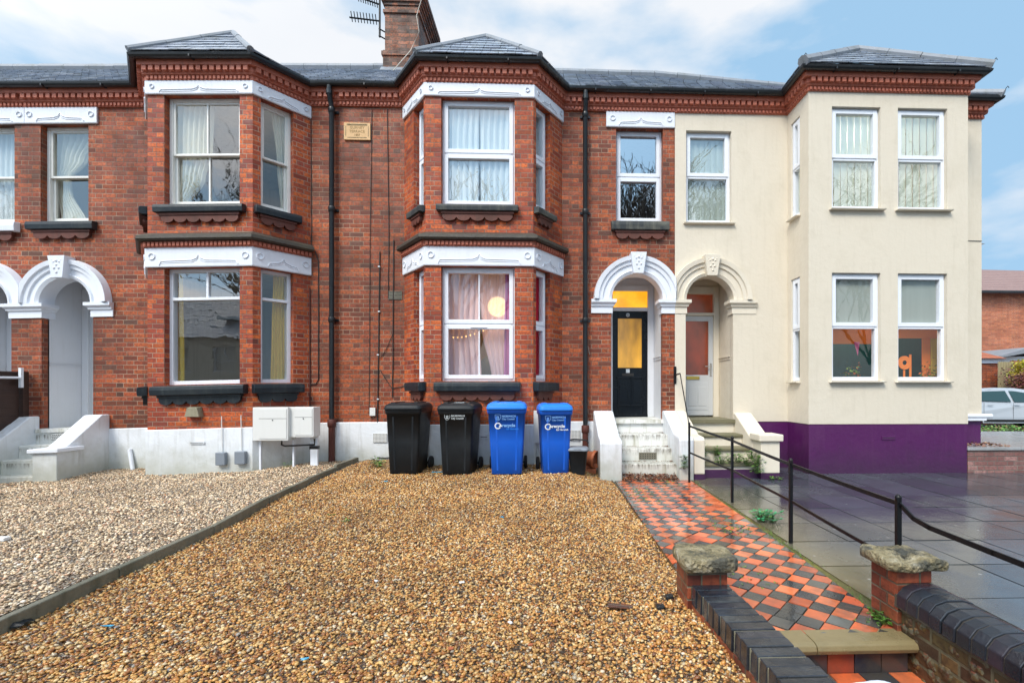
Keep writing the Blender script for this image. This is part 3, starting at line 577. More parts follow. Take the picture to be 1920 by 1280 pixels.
# canted bays
def bay(house, J0, C0, C1, J1, fo, so, styles):
    path = [J0, C0, C1, J1]; fl, ff, frr = Fr(J0, C0), Fr(C0, C1), Fr(C1, J1); mb = MB()
    l0, l1 = 1.30, 3.10; u0_, u1_ = 4.06, 5.745
    (fa, fb), (ga, gb) = fo                       # lower / upper opening on the front
    (ra, rb) = so                                 # openings of the canted sides (from the outer corner)
    cells(mb, ff, 0, ff.L, .62, ZC, [(fa, fb, l0, l1, 0)] if False else [(fa, fb, l0, l1, 0), (ga, gb, u0_, u1_, 0)] if abs(fa - ga) < 1e-6 and abs(fb - gb) < 1e-6 else [(fa, fb, l0, l1, 0), (fa, fb, u0_, u1_, 0)])
    cells(mb, frr, 0, frr.L, .62, ZC, [(ra, rb, l0, l1, 0), (ra, rb, u0_, u1_, 0)])
    cells(mb, fl, 0, fl.L, .62, ZC, [(fl.L - rb, fl.L - ra, l0, l1, 0), (fl.L - rb, fl.L - ra, u0_, u1_, 0)])
    mb.build('bay_wall', M['brick_pier'], house)
    for z0, z1 in ((l1, 3.40), (u1_, ZC)): lintel(house, path, z0, z1, [(ff, .03, ff.L - .03), (frr, .03, frr.L - .03), (fl, .03, fl.L - .03)])
    mb = MB(); mb.sweep([(.002, 3.40), (.05, 3.40), (.055, 3.485), (.002, 3.485)], path); dentils(mb, path, .05, .078, 3.415, 3.47, .062, .04); mb.build('string_course', M['terra'], house)
    mb = MB(); mb.sweep([(.002, 3.487), (.115, 3.487), (.14, 3.51), (.135, 3.56), (.10, 3.575), (.002, 3.63)], path); mb.build('coping', M['coping'], house)
    st_lo, st_up = styles
    for fr, a, b, side in ((ff, fa, fb, 0), (frr, ra, rb, 1), (fl, fl.L - rb, fl.L - ra, 1)):
        k = dict(st_lo); 
        if side: k['munt'] = None
        if side and 'mid_side' in k: k['mid'] = k['mid_side']
        gs_ = k.pop('gl_side', None)
        if side and gs_: k['gl'] = gs_
        window(house, fr, a, b, l0, l1, **k)
        k = dict(st_up)
        if side: k['munt'] = None
        window(house, fr, a, b, u0_, u1_, **k)
    # roof
    e0, e1, e2, e3 = offs(path, .222); ze = 6.272; ya = 8.17; za = 7.27; xc = (C0[0] + C1[0]) / 2; Pk = (xc, ya, za); Rk = (xc, 9.18, za)
    e0 = (e0[0] - .06, e0[1] + .12); e3 = (e3[0] + .06, e3[1] + .12)
    rb_ = MB(); slates(rb_, (*e1, ze), (*e2, ze), Pk, Pk, 7)
    slates(rb_, (*e2, ze), (*e3, ze), Pk, Rk, 8); slates(rb_, (*e0, ze), (*e1, ze), Rk, Pk, 8)
    ro = rb_.build('bay_roof', M['slate'], house); rg = MB()
    ridge(rg, (*e1, ze + .01), Pk, .05); ridge(rg, (*e2, ze + .01), Pk, .05); ridge(rg, Pk, Rk, .05); rg.build('ridge_tile', M['lead'], ro)
    return fl, ff, frr
def uf(fr, x): return x - fr.p.x
f1 = Fr(C1L, C1R); r1 = Fr(C1R, J1R); f2 = Fr(C2L, C2R); r2 = Fr(C2R, J2R)
fo1 = ((uf(f1, X_(308, B)), uf(f1, X_(449.5, B))),) * 2; fo2 = ((uf(f2, X_(827, B)), uf(f2, X_(965, B))),) * 2
so1 = (r1.u_at(489), r1.u_at(550)); so2 = (.07, r2.u_at(1031.5))
BL, BF, BRr = bay(house_b, J1L, C1L, C1R, J1R, fo1, so1, (dict(style='light', mid=.74, munt=0, sill=('sill', .16, .13, .12), corbel='sill', gl='glass_bright', gl_side='glass', fm='lintel'), dict(style='sash', mid=.49, munt=0, sill=('sill', .14, .10, .10), corbel='corbel', gl='glass_old', fm='frame_old')))
CL_, CF, CRr = bay(house_c, J2L, C2L, C2R, J2R, fo2, so2, (dict(style='upvc', mid=.50, munt=.001, sill=('sill', .16, .09, .12), corbel='corbel', gl='glass_clear'), dict(style='upvc', mid=.50, sill=('sill_lichen', .12, .06, .10), corbel='corbel', gl='glass_bright')))
# the square bay of the cream house
qd = offs([J3L, C3L, C3R, J3R], .012); FD, FDs, FDr = Fr(qd[1], qd[2]), Fr((qd[0][0], W), qd[1]), Fr(qd[2], qd[3]); mb = MB()
dw = [(uf(FD, X_(a, B)), uf(FD, X_(b, B))) for a, b in ((1559, 1650), (1682.5, 1775))]
cells(mb, FD, 0, FD.L, .61, ZC, [(a, b, z0, z1, 0) for a, b in dw for z0, z1 in ((1.31, 3.045), (4.08, 5.72))], rev=.07)
sd = (8.07 - 7.94, 8.07 - 7.66); cells(mb, FDs, 0, FDs.L, .61, ZC, [(sd[0], sd[1], z0, z1, 0) for z0, z1 in ((1.31, 3.045), (4.08, 5.72))], rev=.06)
cells(mb, FDr, 0, FDr.L, .61, ZC, []); mb.build('bay_wall', M['cream'], house_d)
for a, b in dw:
    for z0, z1, lo in ((1.31, 3.045, 'f'), (4.08, 5.72, 'f')): window(house_d, FD, a, b, z0, z1, 'upvc', .50, ('cream_stone', .035, .05, .07), None, 'glass_clear' if z0 < 2 else 'glass_bright', rev=.06, lo='f')
for z0, z1 in ((1.31, 3.045), (4.08, 5.72)): window(house_d, FDs, sd[0], sd[1], z0, z1, 'upvc', .50, ('cream_stone', .035, .03, .07), None, 'glass', rev=.03, lo='f')
e = offs(pD, .222); ze = 6.272; xc = (C3L[0] + C3R[0]) / 2; Pk = (xc, 8.2, 7.22); Rk = (xc, 9.1, 7.22); rb_ = MB()
slates(rb_, (*e[2], ze), (*e[3], ze), Pk, Pk, 7); slates(rb_, (*e[3], ze), (e[4][0], e[4][1] + .2, ze), Pk, Rk, 8); slates(rb_, (e[1][0], e[1][1] + .2, ze), (*e[2], ze), Rk, Pk, 8)
ro = rb_.build('bay_roof', M['slate'], house_d); rg = MB(); ridge(rg, (*e[2], ze + .01), Pk, .085, .5); ridge(rg, (*e[3], ze + .01), Pk, .085, .5); ridge(rg, Pk, Rk, .085); rg.build('ridge_tile', M['lead'], ro)
rg = MB()
for p in (e[2], e[3], e[5]):
    q = Vector((p[0], p[1], ze)); rg.tube([q + Vector((0, .05, 0)), q + Vector((0, 0, .07)), q + Vector((.03, -.03, .12)), q + Vector((.05, -.03, .09))], .007, 5)
rg.build('hip_iron', M['iron'], ro)
# main roofs
YE, YR = 7.855, 9.7
def roof(house, x0, x1, zr0=7.70, zr1=7.70, xr1=None):
    mb = MB(); xr1 = x1 if xr1 is None else xr1
    slates(mb, (x0, YE, 6.255), (x1, YE, 6.255), (x0, YR, zr0), (xr1, YR, zr1), 13)
    mb.face([(x1, 11.6, 6.2), (x0, 11.6, 6.2), (x0, YR, zr0), (xr1, YR, zr1)]); o = mb.build('roof', M['slate'], house)
    r = MB(); ridge(r, (x0, YR, zr0 + .02), (xr1, YR, zr1 + .02), .085, .45); r.build('ridge_tile', M['lead'], o); return o
roof(house_a, XA, XAB); roof(house_b, XAB, XBC); roof(house_c, XBC, XCD, 7.70, 7.68)
ro = roof(house_d, XCD, XE + .21, 7.68, 7.42, 6.0); mb = MB(); slates(mb, (XE + .21, YE, 6.255), (XE + .21, 11.6, 6.255), (6.0, YR, 7.42), (6.0, YR, 7.42), 12); mb.build('hip_slope', M['slate'], ro)
mb = MB(); ridge(mb, (XE + .21, YE, 6.275), (6.0, YR, 7.44), .085); mb.build('ridge_tile', M['lead'], ro)
# rooms behind the glass: floors, party walls, back wall, partition beside the hall
def rooms(house, path, x0, x1, xp, mt='inside'):
    mb = MB(); pl = [p for p in offs(path, -.015)]
    for z in (.60, 3.46, 3.56, 6.0):
        mb.face([(p[0], p[1], z) for p in pl] + [(x1, 11.4, z), (x0, 11.4, z)])
    for z0, z1 in ((.60, 3.46), (3.56, 6.0)):
        mb.face([(x0, 11.4, z0), (x1, 11.4, z0), (x1, 11.4, z1), (x0, 11.4, z1)])
        for x in (x0 + .01, x1 - .01) + ((xp,) if xp else ()): mb.face([(x, W + .02, z0), (x, 11.4, z0), (x, 11.4, z1), (x, W + .02, z1)])
    mb.build('interior', M[mt], house); mb = MB(); mb.box(x0, x1, 11.5, 11.62, -.3, 6.2); mb.build('rear_wall', M['brick_far'], house)
rooms(house_a, pA, XA, XAB, -9.9); rooms(house_b, pB, XAB, XBC, -7.3); rooms(house_c, pC, XBC, XCD, .75); rooms(house_d, pD[:6], XCD, XE - .02, 3.5)
# chimney
ch = MB(); x0, x1, y0, y1 = -3.30, -2.63, 9.55, 10.75
def ck(g, z0, z1, m=0): ch.m = m; ch.box(x0 - g, x1 + g, y0 - g, y1 + g, z0, z1)
ck(.03, 6.6, 7.85); ck(.055, 7.85, 7.93); ck(.03, 7.93, 7.96); ck(0, 7.96, 8.72); ck(.03, 8.72, 8.78); ck(0, 8.78, 8.88); ck(.02, 8.88, 8.94); ck(.05, 8.94, 9.0); ck(.08, 9.0, 9.06); ck(.11, 9.06, 9.12); ck(.13, 9.12, 9.2); ck(.08, 9.2, 9.26)
chim = ch.build('chimney', M['brick_soot'], house_c)
pt = MB()
for y in (9.85, 10.15, 10.45): pt.lathe([(.11, 9.26), (.105, 9.5), (.13, 9.52), (.13, 9.56), (.09, 9.57), (.08, 9.3)], ((x0 + x1) / 2, y, 0))
pt.build('chimney_pot', M['clay'], chim)
fl = MB(); fl.prism([(x0 - .06, y0 - .12, 7.50), (x1 + .06, y0 - .12, 7.50), (x1 + .06, y0 - .035, 7.60), (x0 - .06, y0 - .035, 7.60)], (0, 0, .02)); fl.build('flashing', M['lead'], chim)
# downpipes
def pipe(house, x, z0, mt='black', zr=None):
    mb = MB(); y = W - .09; zt = ZC + .2
    mb.tube([(x, W - .178, zt + .04), (x, W - .178, zt - .08), (x, W - .15, zt - .15), (x, y, zt - .27), (x, y, zr or z0)], .041, 12)
    mb.lathe([(.05, zt - .10), (.052, zt - .03)], (x, W - .178, 0), 12)
    for z in [zt - .30, 4.2, 2.35] + ([] if zr else []): mb.lathe([(.042, z - .06), (.052, z - .05), (.055, z + .02), (.05, z + .03), (.042, z + .03)], (x, y, 0), 12); mb.box(x - .085, x + .085, W - .03, W - .004, z - .03, z + .01)
    o = mb.build('downpipe', M[mt], house)
    if zr:
        r = MB(); r.tube([(x, y, zr + .03), (x, y, z0)], .05, 12); r.lathe([(.05, zr - .08), (.066, zr - .06), (.066, zr + .05), (.05, zr + .06)], (x, y, 0), 12); r.build('pipe_base', M['rust'], o)
pipe(house_b, -3.636, -.15, zr=.62); pipe(house_c, .613, -.1, zr=.50)

# porches
def porch(house, a, b, wm, glz, doorfn, fm):
    mb = MB(); y1 = 8.82
    z1 = 3.24
    mb.face([(a, W + .1, PZ), (a, y1, PZ), (a, y1, z1), (a, W + .1, z1)][::-1]); mb.face([(b, W + .1, PZ), (b, y1, PZ), (b, y1, z1), (b, W + .1, z1)])
    mb.face([(a, W + .1, z1), (b, W + .1, z1), (b, y1, z1), (a, y1, z1)]); mb.face([(a, y1 + .05, PZ), (b, y1 + .05, PZ), (b, y1 + .05, z1), (a, y1 + .05, z1)])
    mb.box(b - .012, b - .001, W + .12, y1, 1.70, 1.715); mb.box(b - .016, b - .001, W + .12, y1, 1.745, 1.765); mb.box(a + .001, a + .014, W + .12, y1, 1.70, 1.715); mb.box(a + .001, a + .016, W + .12, y1, 1.745, 1.765)
    po = mb.build('porch', M[wm], house)
    f = MB(); f.box(a, b, W - .1, y1, PZ - .06, PZ + .001); f.build('threshold', M['step_white' if wm != 'cream' else 'step_stone'], po)
    doorfn(house, a, b, y1)
def door_c(house, a, b, y):
    f = MB(); w = .115; zt = 3.12
    f.box(a + .002, a + w, y - .09, y, PZ, zt); f.box(b - w, b - .002, y - .09, y, PZ, zt); f.box(a + w, b - w, y - .088, y, 3.01, zt); f.box(a + w, b - w, y - .088, y, 2.635, 2.70)
    f.box(a, b, y - .075, y, zt, 3.238); fr = f.build('door_frame', M['porch'], house, bevel=.006)
    g = MB(); g.face([(a + w, y - .03, 2.70), (b - w, y - .03, 2.70), (b - w, y - .03, 3.01), (a + w, y - .03, 3.01)]); lab(g.build('transom_light', M['amber'], house), 'glowing amber pane over the black door')
    d = MB(); x0, x1 = a + w, b - w; y0 = y - .045; gx0, gx1, gz0, gz1 = x0 + .105, x1 - .105, 1.575, 2.50
    d.box(x0, gx0, y0, y, PZ, 2.635); d.box(gx1, x1, y0, y, PZ, 2.635); d.box(gx0, gx1, y0, y, gz1, 2.635); d.box(gx0, gx1, y0, y, PZ, gz0)
    for c in (x0 + .2, x1 - .2):       # raised bolection panels
        for (hw, z0, z1, dd) in ((.105, .87, 1.40, .014), (.075, .93, 1.34, .026), (.045, 1.0, 1.26, .012)): d.box(c - hw, c + hw, y0 - dd, y0 + .001, z0, z1)
        d.box(c - .125, c + .125, y0 - .04, y0, 1.375, 1.405); d.box(c - .12, c + .12, y0 - .035, y0, .855, .88)
    d.box(x0, x1, y0 - .035, y0, PZ + .01, PZ + .06)
    do = d.build('door', M['door_black'], house, bevel=.004); lab(do, 'black panelled front door with amber glass')
    g = MB(); g.face([(gx0, y - .02, gz0), (gx1, y - .02, gz0), (gx1, y - .02, gz1), (gx0, y - .02, gz1)]); g.build('door_glass', M['amber_dim'], do)
    n = MB(); xc = (x0 + x1) / 2 - .04; n.lathe([(.001, -.008), (.034, -.008), (.036, 0)], (xc, y0, 2.565), 18, axis='y'); n.build('number_plate', M['print'], do); text('50', xc - .004, y0 - .010, 2.548, .045, M['vent'], do, 'door_number')
    n = MB(); n.box(xc - .11, xc + .11, y0 - .012, y0, 1.42, 1.47); n.build('letter_plate', M['vent'], do); n = MB(); n.box(xc - .035, xc + .035, y0 - .006, y0, 1.48, 1.55); n.build('sticker', M['print'], do)
def door_d(house, a, b, y):
    f = MB(); zt = 3.10; x0, x1 = a + .115, b - .105
    f.box(a + .002, x0, y - .09, y, PZ, zt); f.box(x1, b - .002, y - .09, y, PZ, zt); f.box(x0, x1, y - .088, y, 2.96, zt); f.box(x0, x1, y - .088, y, 2.555, 2.61); f.box(a, b, y - .07, y, zt, 3.238)
    fr = f.build('door_frame', M['cream_stone'], house, bevel=.006)
    g = MB(); g.face([(x0, y - .03, 2.61), (x1, y - .03, 2.61), (x1, y - .03, 2.96), (x0, y - .03, 2.96)]); g.build('transom_light', M['redglass'], house)
    d = MB(); y0 = y - .05; gx0, gx1, gz0, gz1 = x0 + .085, x1 - .085, 1.44, 2.455
    d.box(x0, gx0, y0, y, PZ + .03, 2.555); d.box(gx1, x1, y0, y, PZ + .03, 2.555); d.box(gx0, gx1, y0, y, gz1, 2.555); d.box(gx0, gx1, y0, y, PZ + .03, gz0)
    d.box(gx0 + .02, gx1 - .02, y0 - .006, y0, .78, 1.30); d.box(gx0 + .06, (gx0 + gx1) / 2 - .01, y0 - .012, y0, .86, 1.22); d.box((gx0 + gx1) / 2 + .02, gx1 - .05, y0 - .012, y0, .86, 1.22)
    do = d.build('door', M['door_grey'], house, bevel=.004); lab(do, 'pale grey front door with red brown glass')
    g = MB(); g.face([(gx0, y - .02, gz0), (gx1, y - .02, gz0), (gx1, y - .02, gz1), (gx0, y - .02, gz1)]); g.build('door_glass', M['redglass'], do)
    n = MB(); n.box(gx0 + .02, gx0 + .27, y0 - .015, y0, 1.355, 1.415); n.build('letter_plate', M['brass'], do, bevel=.004)
    n = MB(); n.box(x1 - .06, x1 - .03, y0 - .012, y0, 1.42, 1.66); n.tube([(x1 - .045, y0 - .05, 1.60), (x1 - .17, y0 - .05, 1.60)], .009, 8); n.tube([(x1 - .045, y0, 1.60), (x1 - .045, y0 - .05, 1.60)], .009, 8); n.build('handle', M['chrome'], do)
def door_b(house, a, b, y):
    f = MB(); w = .11; zt = 3.10
    f.box(a + .002, a + w, y - .09, y, PZ, zt); f.box(b - w - .06, b - .002, y - .12, y, PZ, zt); f.box(a + w, b - w - .06, y - .088, y, 3.0, zt); f.box(a, b, y - .07, y, zt, 3.238); f.build('door_frame', M['porch'], house, bevel=.006)
    d = MB(); d.box(a + w, b - w - .06, y - .04, y, PZ + .01, 3.0); d.box(a + w + .1, b - w - .16, y - .052, y - .04, .85, 1.5); d.build('door', M['door_grey'], house)
def text(s_, x, y, z, size, mt, parent, name='lettering', bold=.0, align='CENTER', ext=.0015):
    cu = bpy.data.curves.new(name, 'FONT'); cu.body = s_; cu.size = size; cu.align_x = align; cu.extrude = ext; cu.offset = bold; cu.resolution_u = 3
    o = bpy.data.objects.new(name, cu); COL.objects.link(o); bpy.context.view_layer.update(); me = bpy.data.meshes.new_from_object(o); bpy.data.objects.remove(o)
    m = Matrix.Translation((x, y, z)) @ Matrix.Rotation(R(90), 4, 'X'); me.transform(m); og = ORG.get(parent.name, Vector((0, 0, 0))) if parent else Vector()
    me.transform(Matrix.Translation(-og)); me.materials.clear(); me.materials.append(mt); o = bpy.data.objects.new(name, me); COL.objects.link(o)
    if parent: o.parent = parent; ORG[o.name] = og.copy()
    return o
def arch(house, a, b, mt, lo=-99, hi=99):
    ri = (b - a) / 2 - .004; xc = (a + b) / 2; mb = MB(); n = 36
    prof = [(ri, -.2), (ri, .05), (ri + .05, .075), (ri + .065, .05), (ri + .15, .052), (ri + .16, .078), (ri + .215, .082), (ri + .23, .11), (ri + .30, .12), (ri + .312, .0)]
    vs = []
    for i in range(n + 1):
        t = math.pi - math.pi * i / n
        for r, d in prof: vs.append((min(max(xc + r * math.cos(t), lo), hi), W - d, PS + r * math.sin(t)))
    m = len(prof); mb.mesh(vs, [(i * m + j, i * m + j + 1, (i + 1) * m + j + 1, (i + 1) * m + j) for i in range(n) for j in range(m - 1)])
    o = mb.build('arch', M[mt], house)
    k = MB(); zt, zb = PS + ri + .335, PS + ri - .02
    k.hexa([(xc - .085, W - .17, zb), (xc + .085, W - .17, zb), (xc + .085, W, zb), (xc - .085, W, zb), (xc - .135, W - .185, zt), (xc + .135, W - .185, zt), (xc + .135, W, zt), (xc - .135, W, zt)])
    for (dx, z, r) in ((0, zt - .08, .03), (-.045, zt - .10, .022), (.045, zt - .10, .022), (-.07, zt - .07, .016), (.07, zt - .07, .016), (0, zt - .15, .022), (-.035, zt - .2, .02), (.035, zt - .2, .02), (0, zt - .27, .018)):
        k.lathe([(.0, -r * .6), (r * .7, -r * .4), (r, 0)], (xc + dx, W - .178, z), 8, axis='y')
    k.build('keystone', M[mt], o, bevel=.004)
def impost(house, path, mt):
    zb = PS - .235; mb = MB(); mb.sweep([(.002, zb), (.022, zb), (.022, zb + .11), (.045, zb + .12), (.05, zb + .15), (.085, zb + .18), (.085, zb + .232), (.002, zb + .232)], path); mb.build('impost', M[mt], house)
porch(house_b, -8.40, -7.575, 'porch', None, door_b, None); porch(house_c, 1.068, 1.96, 'porch', None, door_c, None); porch(house_d, 2.362, 3.197, 'cream', None, door_d, None)
porch(house_a, -9.70, -8.88, 'porch', None, door_b, None)
arch(house_a, -9.70, -8.88, 'lintel', hi=XAB - .002); arch(house_b, -8.40, -7.575, 'lintel', lo=XAB + .002); arch(house_c, 1.068, 1.96, 'lintel', hi=XCD - .002); arch(house_d, 2.362, 3.197, 'cream_stone', lo=XCD + .002)
impost(house_a, [(-8.88, W + .2), (-8.88, W), (XAB - .001, W)], 'lintel'); impost(house_b, [(XAB + .001, W), (-8.40, W), (-8.40, W + .2)], 'lintel'); impost(house_b, [(-7.575, W + .2), (-7.575, W), (-7.24, W)], 'lintel')
impost(house_c, [(.72, W), (1.068, W), (1.068, W + .2)], 'lintel'); impost(house_c, [(1.96, W + .2), (1.96, W), (XCD - .001, W)], 'lintel'); impost(house_d, [(XCD + .001, W), (2.362, W), (2.362, W + .2)], 'cream_stone'); impost(house_d, [(3.197, W + .2), (3.197, W), (3.60, W)], 'cream_stone')
# ------------------------------------------------------------------ wall fixtures
SHEAR = False
def sweepv(x): return min(0, (x + 3.3) * .026)
def fixture(house, name, mt, px0, px1, py0, py1, Y=W, dep=.05, bevel=.004, label=None, fr=None):
    a, b = X_(px0, Y), X_(px1, Y); z1, z0 = Z_((px0 + px1) / 2, py0, Y), Z_((px0 + px1) / 2, py1, Y)
    mb = MB(); mb.box(a, b, Y - dep, Y - .003, z0, z1); o = mb.build(name, M[mt], house, bevel=bevel)
    if label: lab(o, label)
    return o, a, b, z0, z1
# cables and thin conduits
def cable(house, pts, r=.006, Y=W - .012, mt='cable', name='cable'):
    mb = MB(); q = []
    for px, py in pts: q.append(P_(px, py, Y))
    qq = [q[0]]
    for a, b in zip(q, q[1:]):
        n = max(1, int((b - a).length / .3))
        for k in range(1, n + 1): qq.append(a.lerp(b, k / n) + (Vector((random.uniform(-.003, .003), 0, 0)) if k < n else Vector()))
    mb.tube(qq, r, 6); return mb.build(name, M[mt], house)
cable(house_b, [(583, 215), (584, 470)], .006); cable(house_b, [(591, 470), (594, 480), (597, 490), (597, 712), (592, 720), (570, 722)], .008)
cable(house_b, [(581, 540), (581, 762)], .011, mt='rust', name='conduit'); cable(house_c, [(697, 205), (694, 430), (692, 775), (697, 785), (704, 780)], .005); cable(house_c, [(726, 205), (729, 430), (728, 560)], .006)
cable(house_c, [(738, 450), (737, 600), (736, 745)], .009); cable(house_c, [(737, 625), (724, 655), (713, 672)], .005); cable(house_c, [(713, 694), (726, 715), (735, 728), (760, 723)], .006)
c_ = cable(house_c, [(712, 472), (711, 560), (709, 700), (707, 858)], .010, name='conduit')
mb = MB()
for py in (500, 584, 665, 748): p = P_(711 if py < 600 else 709, py, W - .012); mb.box(p.x - .016, p.x + .016, W - .03, W - .003, p.z - .01, p.z + .01)
mb.build('clip', M['print'], c_)
cable(house_c, [(707, 857), (722, 858), (745, 856)], .009, Y=W - .04); cable(house_c, [(1100, 560), (1100, 640), (1106, 665)], .004, mt='cable_pale')
# yellow name stone
o, a, b, z0, z1 = fixture(house_c, 'name_stone', 'plaque', 646, 695.5, 232, 264, dep=.03, label='yellow stone plaque reading a terrace name')
mb = MB(); yy = W - .031
for u0, u1, v0, v1 in ((a + .05, b - .05, z1 - .032, z1 - .024), (a + .05, b - .05, z1 - .046, z1 - .041), (a + .06, b - .06, z0 + .035, z0 + .041), (a + .03, a + .036, z0 + .06, z1 - .06), (b - .036, b - .03, z0 + .06, z1 - .06)): mb.box(u0, u1, yy - .003, yy + .001, v0, v1)
mb.build('moulding', M['sandstone'], o); xc = (a + b) / 2
M['letter_cut'] = flat('cut lettering shade', (.30, .19, .07), .8)
text('GURNEY', xc, yy, z1 - .105, .062, M['letter_cut'], o); text('TERRACE', xc, yy, z1 - .168, .062, M['letter_cut'], o); text('1887', xc, yy, z1 - .225, .052, M['letter_cut'], o)
# vents
def grille(house, px0, px1, py0, py1, Y=W, dep=.012, slots='h', n=6, mt='meter', d0=.03):
    o, a, b, z0, z1 = fixture(house, 'air_vent', mt, px0, px1, py0, py1, Y - d0, dep, .002); mb = MB(); y = Y - d0 - dep - .001
    if slots == 'h':
        for k in range(n): zz = z0 + (k + .5) * (z1 - z0) / n; mb.box(a + .012, b - .012, y - .001, y, zz - .004, zz + .004)
    else:
        m = int(n * (b - a) / (z1 - z0))
        for k in range(n):
            for j in range(m): zz = z0 + (k + .5) * (z1 - z0) / n; xx = a + (j + .5) * (b - a) / m; mb.box(xx - .005, xx + .005, y - .001, y, zz - .005, zz + .005)
    mb.build('slot', M['vent'], o); return o
grille(house_c, 728, 754, 546, 562, mt='concrete', d0=.0); grille(house_c, 700, 726, 812, 829, slots='g', n=7); grille(house_c, 1069, 1088, 806, 826, slots='g', n=8)
grille(house_b, 357, 384, 827, 832, Y=B, n=1, mt='white'); grille(house_c, 900, 915, 815, 823, Y=B, n=1, mt='white'); grille(house_d, 1653, 1678, 817, 824, Y=B, n=1, mt='purple', d0=.004)
o, a, b, z0, z1 = fixture(house_c, 'switch_box', 'meter', 694.5, 705, 764, 779, dep=.04)
# grey boxes, boiler flue and stub on house b
for x0_, x1_, y0_, y1_ in ((409, 427, 847, 871), (444.5, 464, 845, 869)):
    o, a, b, z0, z1 = fixture(house_b, 'grey_box', 'greybox', x0_, x1_, y0_, y1_, Y=B - .025, dep=.07, bevel=.01)
    mb = MB(); mb.tube([((a + b) / 2, B - .04, z1), ((a + b) / 2 - .01, B - .04, z1 + .55)], .007, 6); mb.build('cable', M['meter'], o)
mb = MB(); c = P_(369, 772, B); mb.hexa([(c.x - .11, B - .11, c.z - .07), (c.x + .11, B - .11, c.z - .07), (c.x + .11, B, c.z - .08), (c.x - .11, B, c.z - .08), (c.x - .07, B - .10, c.z + .07), (c.x + .07, B - .10, c.z + .07), (c.x + .08, B, c.z + .08), (c.x - .08, B, c.z + .08)]); mb.build('boiler_flue', M['stone'], house_b, bevel=.006)
mb = MB(); a = P_(243, 842, W - .05); b = P_(249, 880, W - .08); mb.tube([a, b], .03, 10); mb.build('waste_pipe', M['lintel'], house_b)
# twin meter cabinets on posts in front of the bay corner
def cabinet(house, fr, px0, px1, py0, py1, Yz, dep, label, front=True):
    u0, u1 = X_(px0, Yz), X_(px1, Yz); z1, z0 = Z_((px0 + px1) / 2, py0, Yz), Z_((px0 + px1) / 2, py1, Yz)
    mb = MB(); mb.box(u0, u1, Yz, Yz + dep, z0, z1); o = mb.build('meter_cabinet', M['meter'], house, bevel=.008); lab(o, label)
    d = MB(); d.box(u0 + .10, u1 - .02, Yz - .008, Yz + .001, z0 + .03, z1 - .02); dd = d.build('cabinet_door', M['meter'], o, bevel=.003)
    k = MB(); k.lathe([(.001, -.006), (.009, -.006), (.009, 0)], ((u0 + u1) / 2 + .04, Yz - .008, z0 + (z1 - z0) * .62), 8, axis='y'); k.box(u0 + .10, u1 - .02, Yz - .0095, Yz - .007, z0 + (z1 - z0) * .66, z0 + (z1 - z0) * .67); k.build('latch', M['vent'], dd)
    return u0, u1, z0, z1
q = cabinet(house_b, None, 473.5, 540, 763.5, 826, 7.34, .24, 'larger white meter cabinet'); q2 = cabinet(house_b, None, 541, 588, 763, 819.5, 7.40, .22, 'smaller white meter cabinet')
for a_ in ((q[0] + .05, q[0] + .075, 7.42, 7.46, -.3, q[2]), (q[1] - .02, q[1] + .005, 7.5, 7.54, -.3, q[2]), (q2[1] - .13, q2[1] - .02, 7.56, 7.60, -.2, q2[2])): mb = MB(); mb.box(*a_); mb.build('cabinet_leg', M['lintel'], house_b)
mb = MB(); p0 = Vector((q[1] - .14, 7.42, q[2])); mb.tube([p0, p0 + Vector((0, 0, -.07)), p0 + Vector((.05, 0, -.09)), p0 + Vector((.50, 0, -.07)), p0 + Vector((.5, 0, .02))], .014, 8); mb.box(p0.x + .43, p0.x + .56, 7.40, 7.46, p0.z - .14, p0.z - .09); mb.build('gas_pipe', M['iron'], house_b)
# tall narrow cabinet and its conduit behind the blue bins
o, a, b, z0, z1 = fixture(house_c, 'meter_cabinet', 'meter', 1001, 1017, 769, 829, Y=7.50, dep=.12, label='tall narrow white cabinet')
mb = MB(); mb.tube([((a + b) / 2, 7.46, z0), ((a + b) / 2, 7.46, -.1)], .03, 10); mb.tube([((a + b) / 2 + .06, 7.48, z0), ((a + b) / 2 + .06, 7.48, -.1)], .02, 8); mb.build('conduit', M['meter'], o)
# cream house: ledge at the far corner and security light
mb = MB(); z = Z_(1825, 775); mb.tube([(6.84, W - .05, z - .04), (7.80, W - .05, z - .04)], .04, 10); mb.box(6.83, 7.70, W - .07, W + .01, z - .12, z - .06); mb.build('ledge', M['lintel'], house_d)
mb = MB(); z = Z_(1840, 452); mb.box(7.655, 7.80, W + .15, W + .35, z - .02, z + .005); mb.hexa([(7.70, W + .1, z - .05), (7.74, W + .1, z - .05), (7.74, W + .4, z - .05), (7.70, W + .4, z - .05), (7.70, W + .1, z), (7.84, W + .1, z - .01), (7.84, W + .4, z - .01), (7.70, W + .4, z)]); o = mb.build('wall_light', M['greybox'], house_d)
mb = MB(); mb.tube([(6.84, W - .02, z + .01), (7.66, W - .02, z)], .008, 6); mb.build('cable', M['cable_pale'], o)
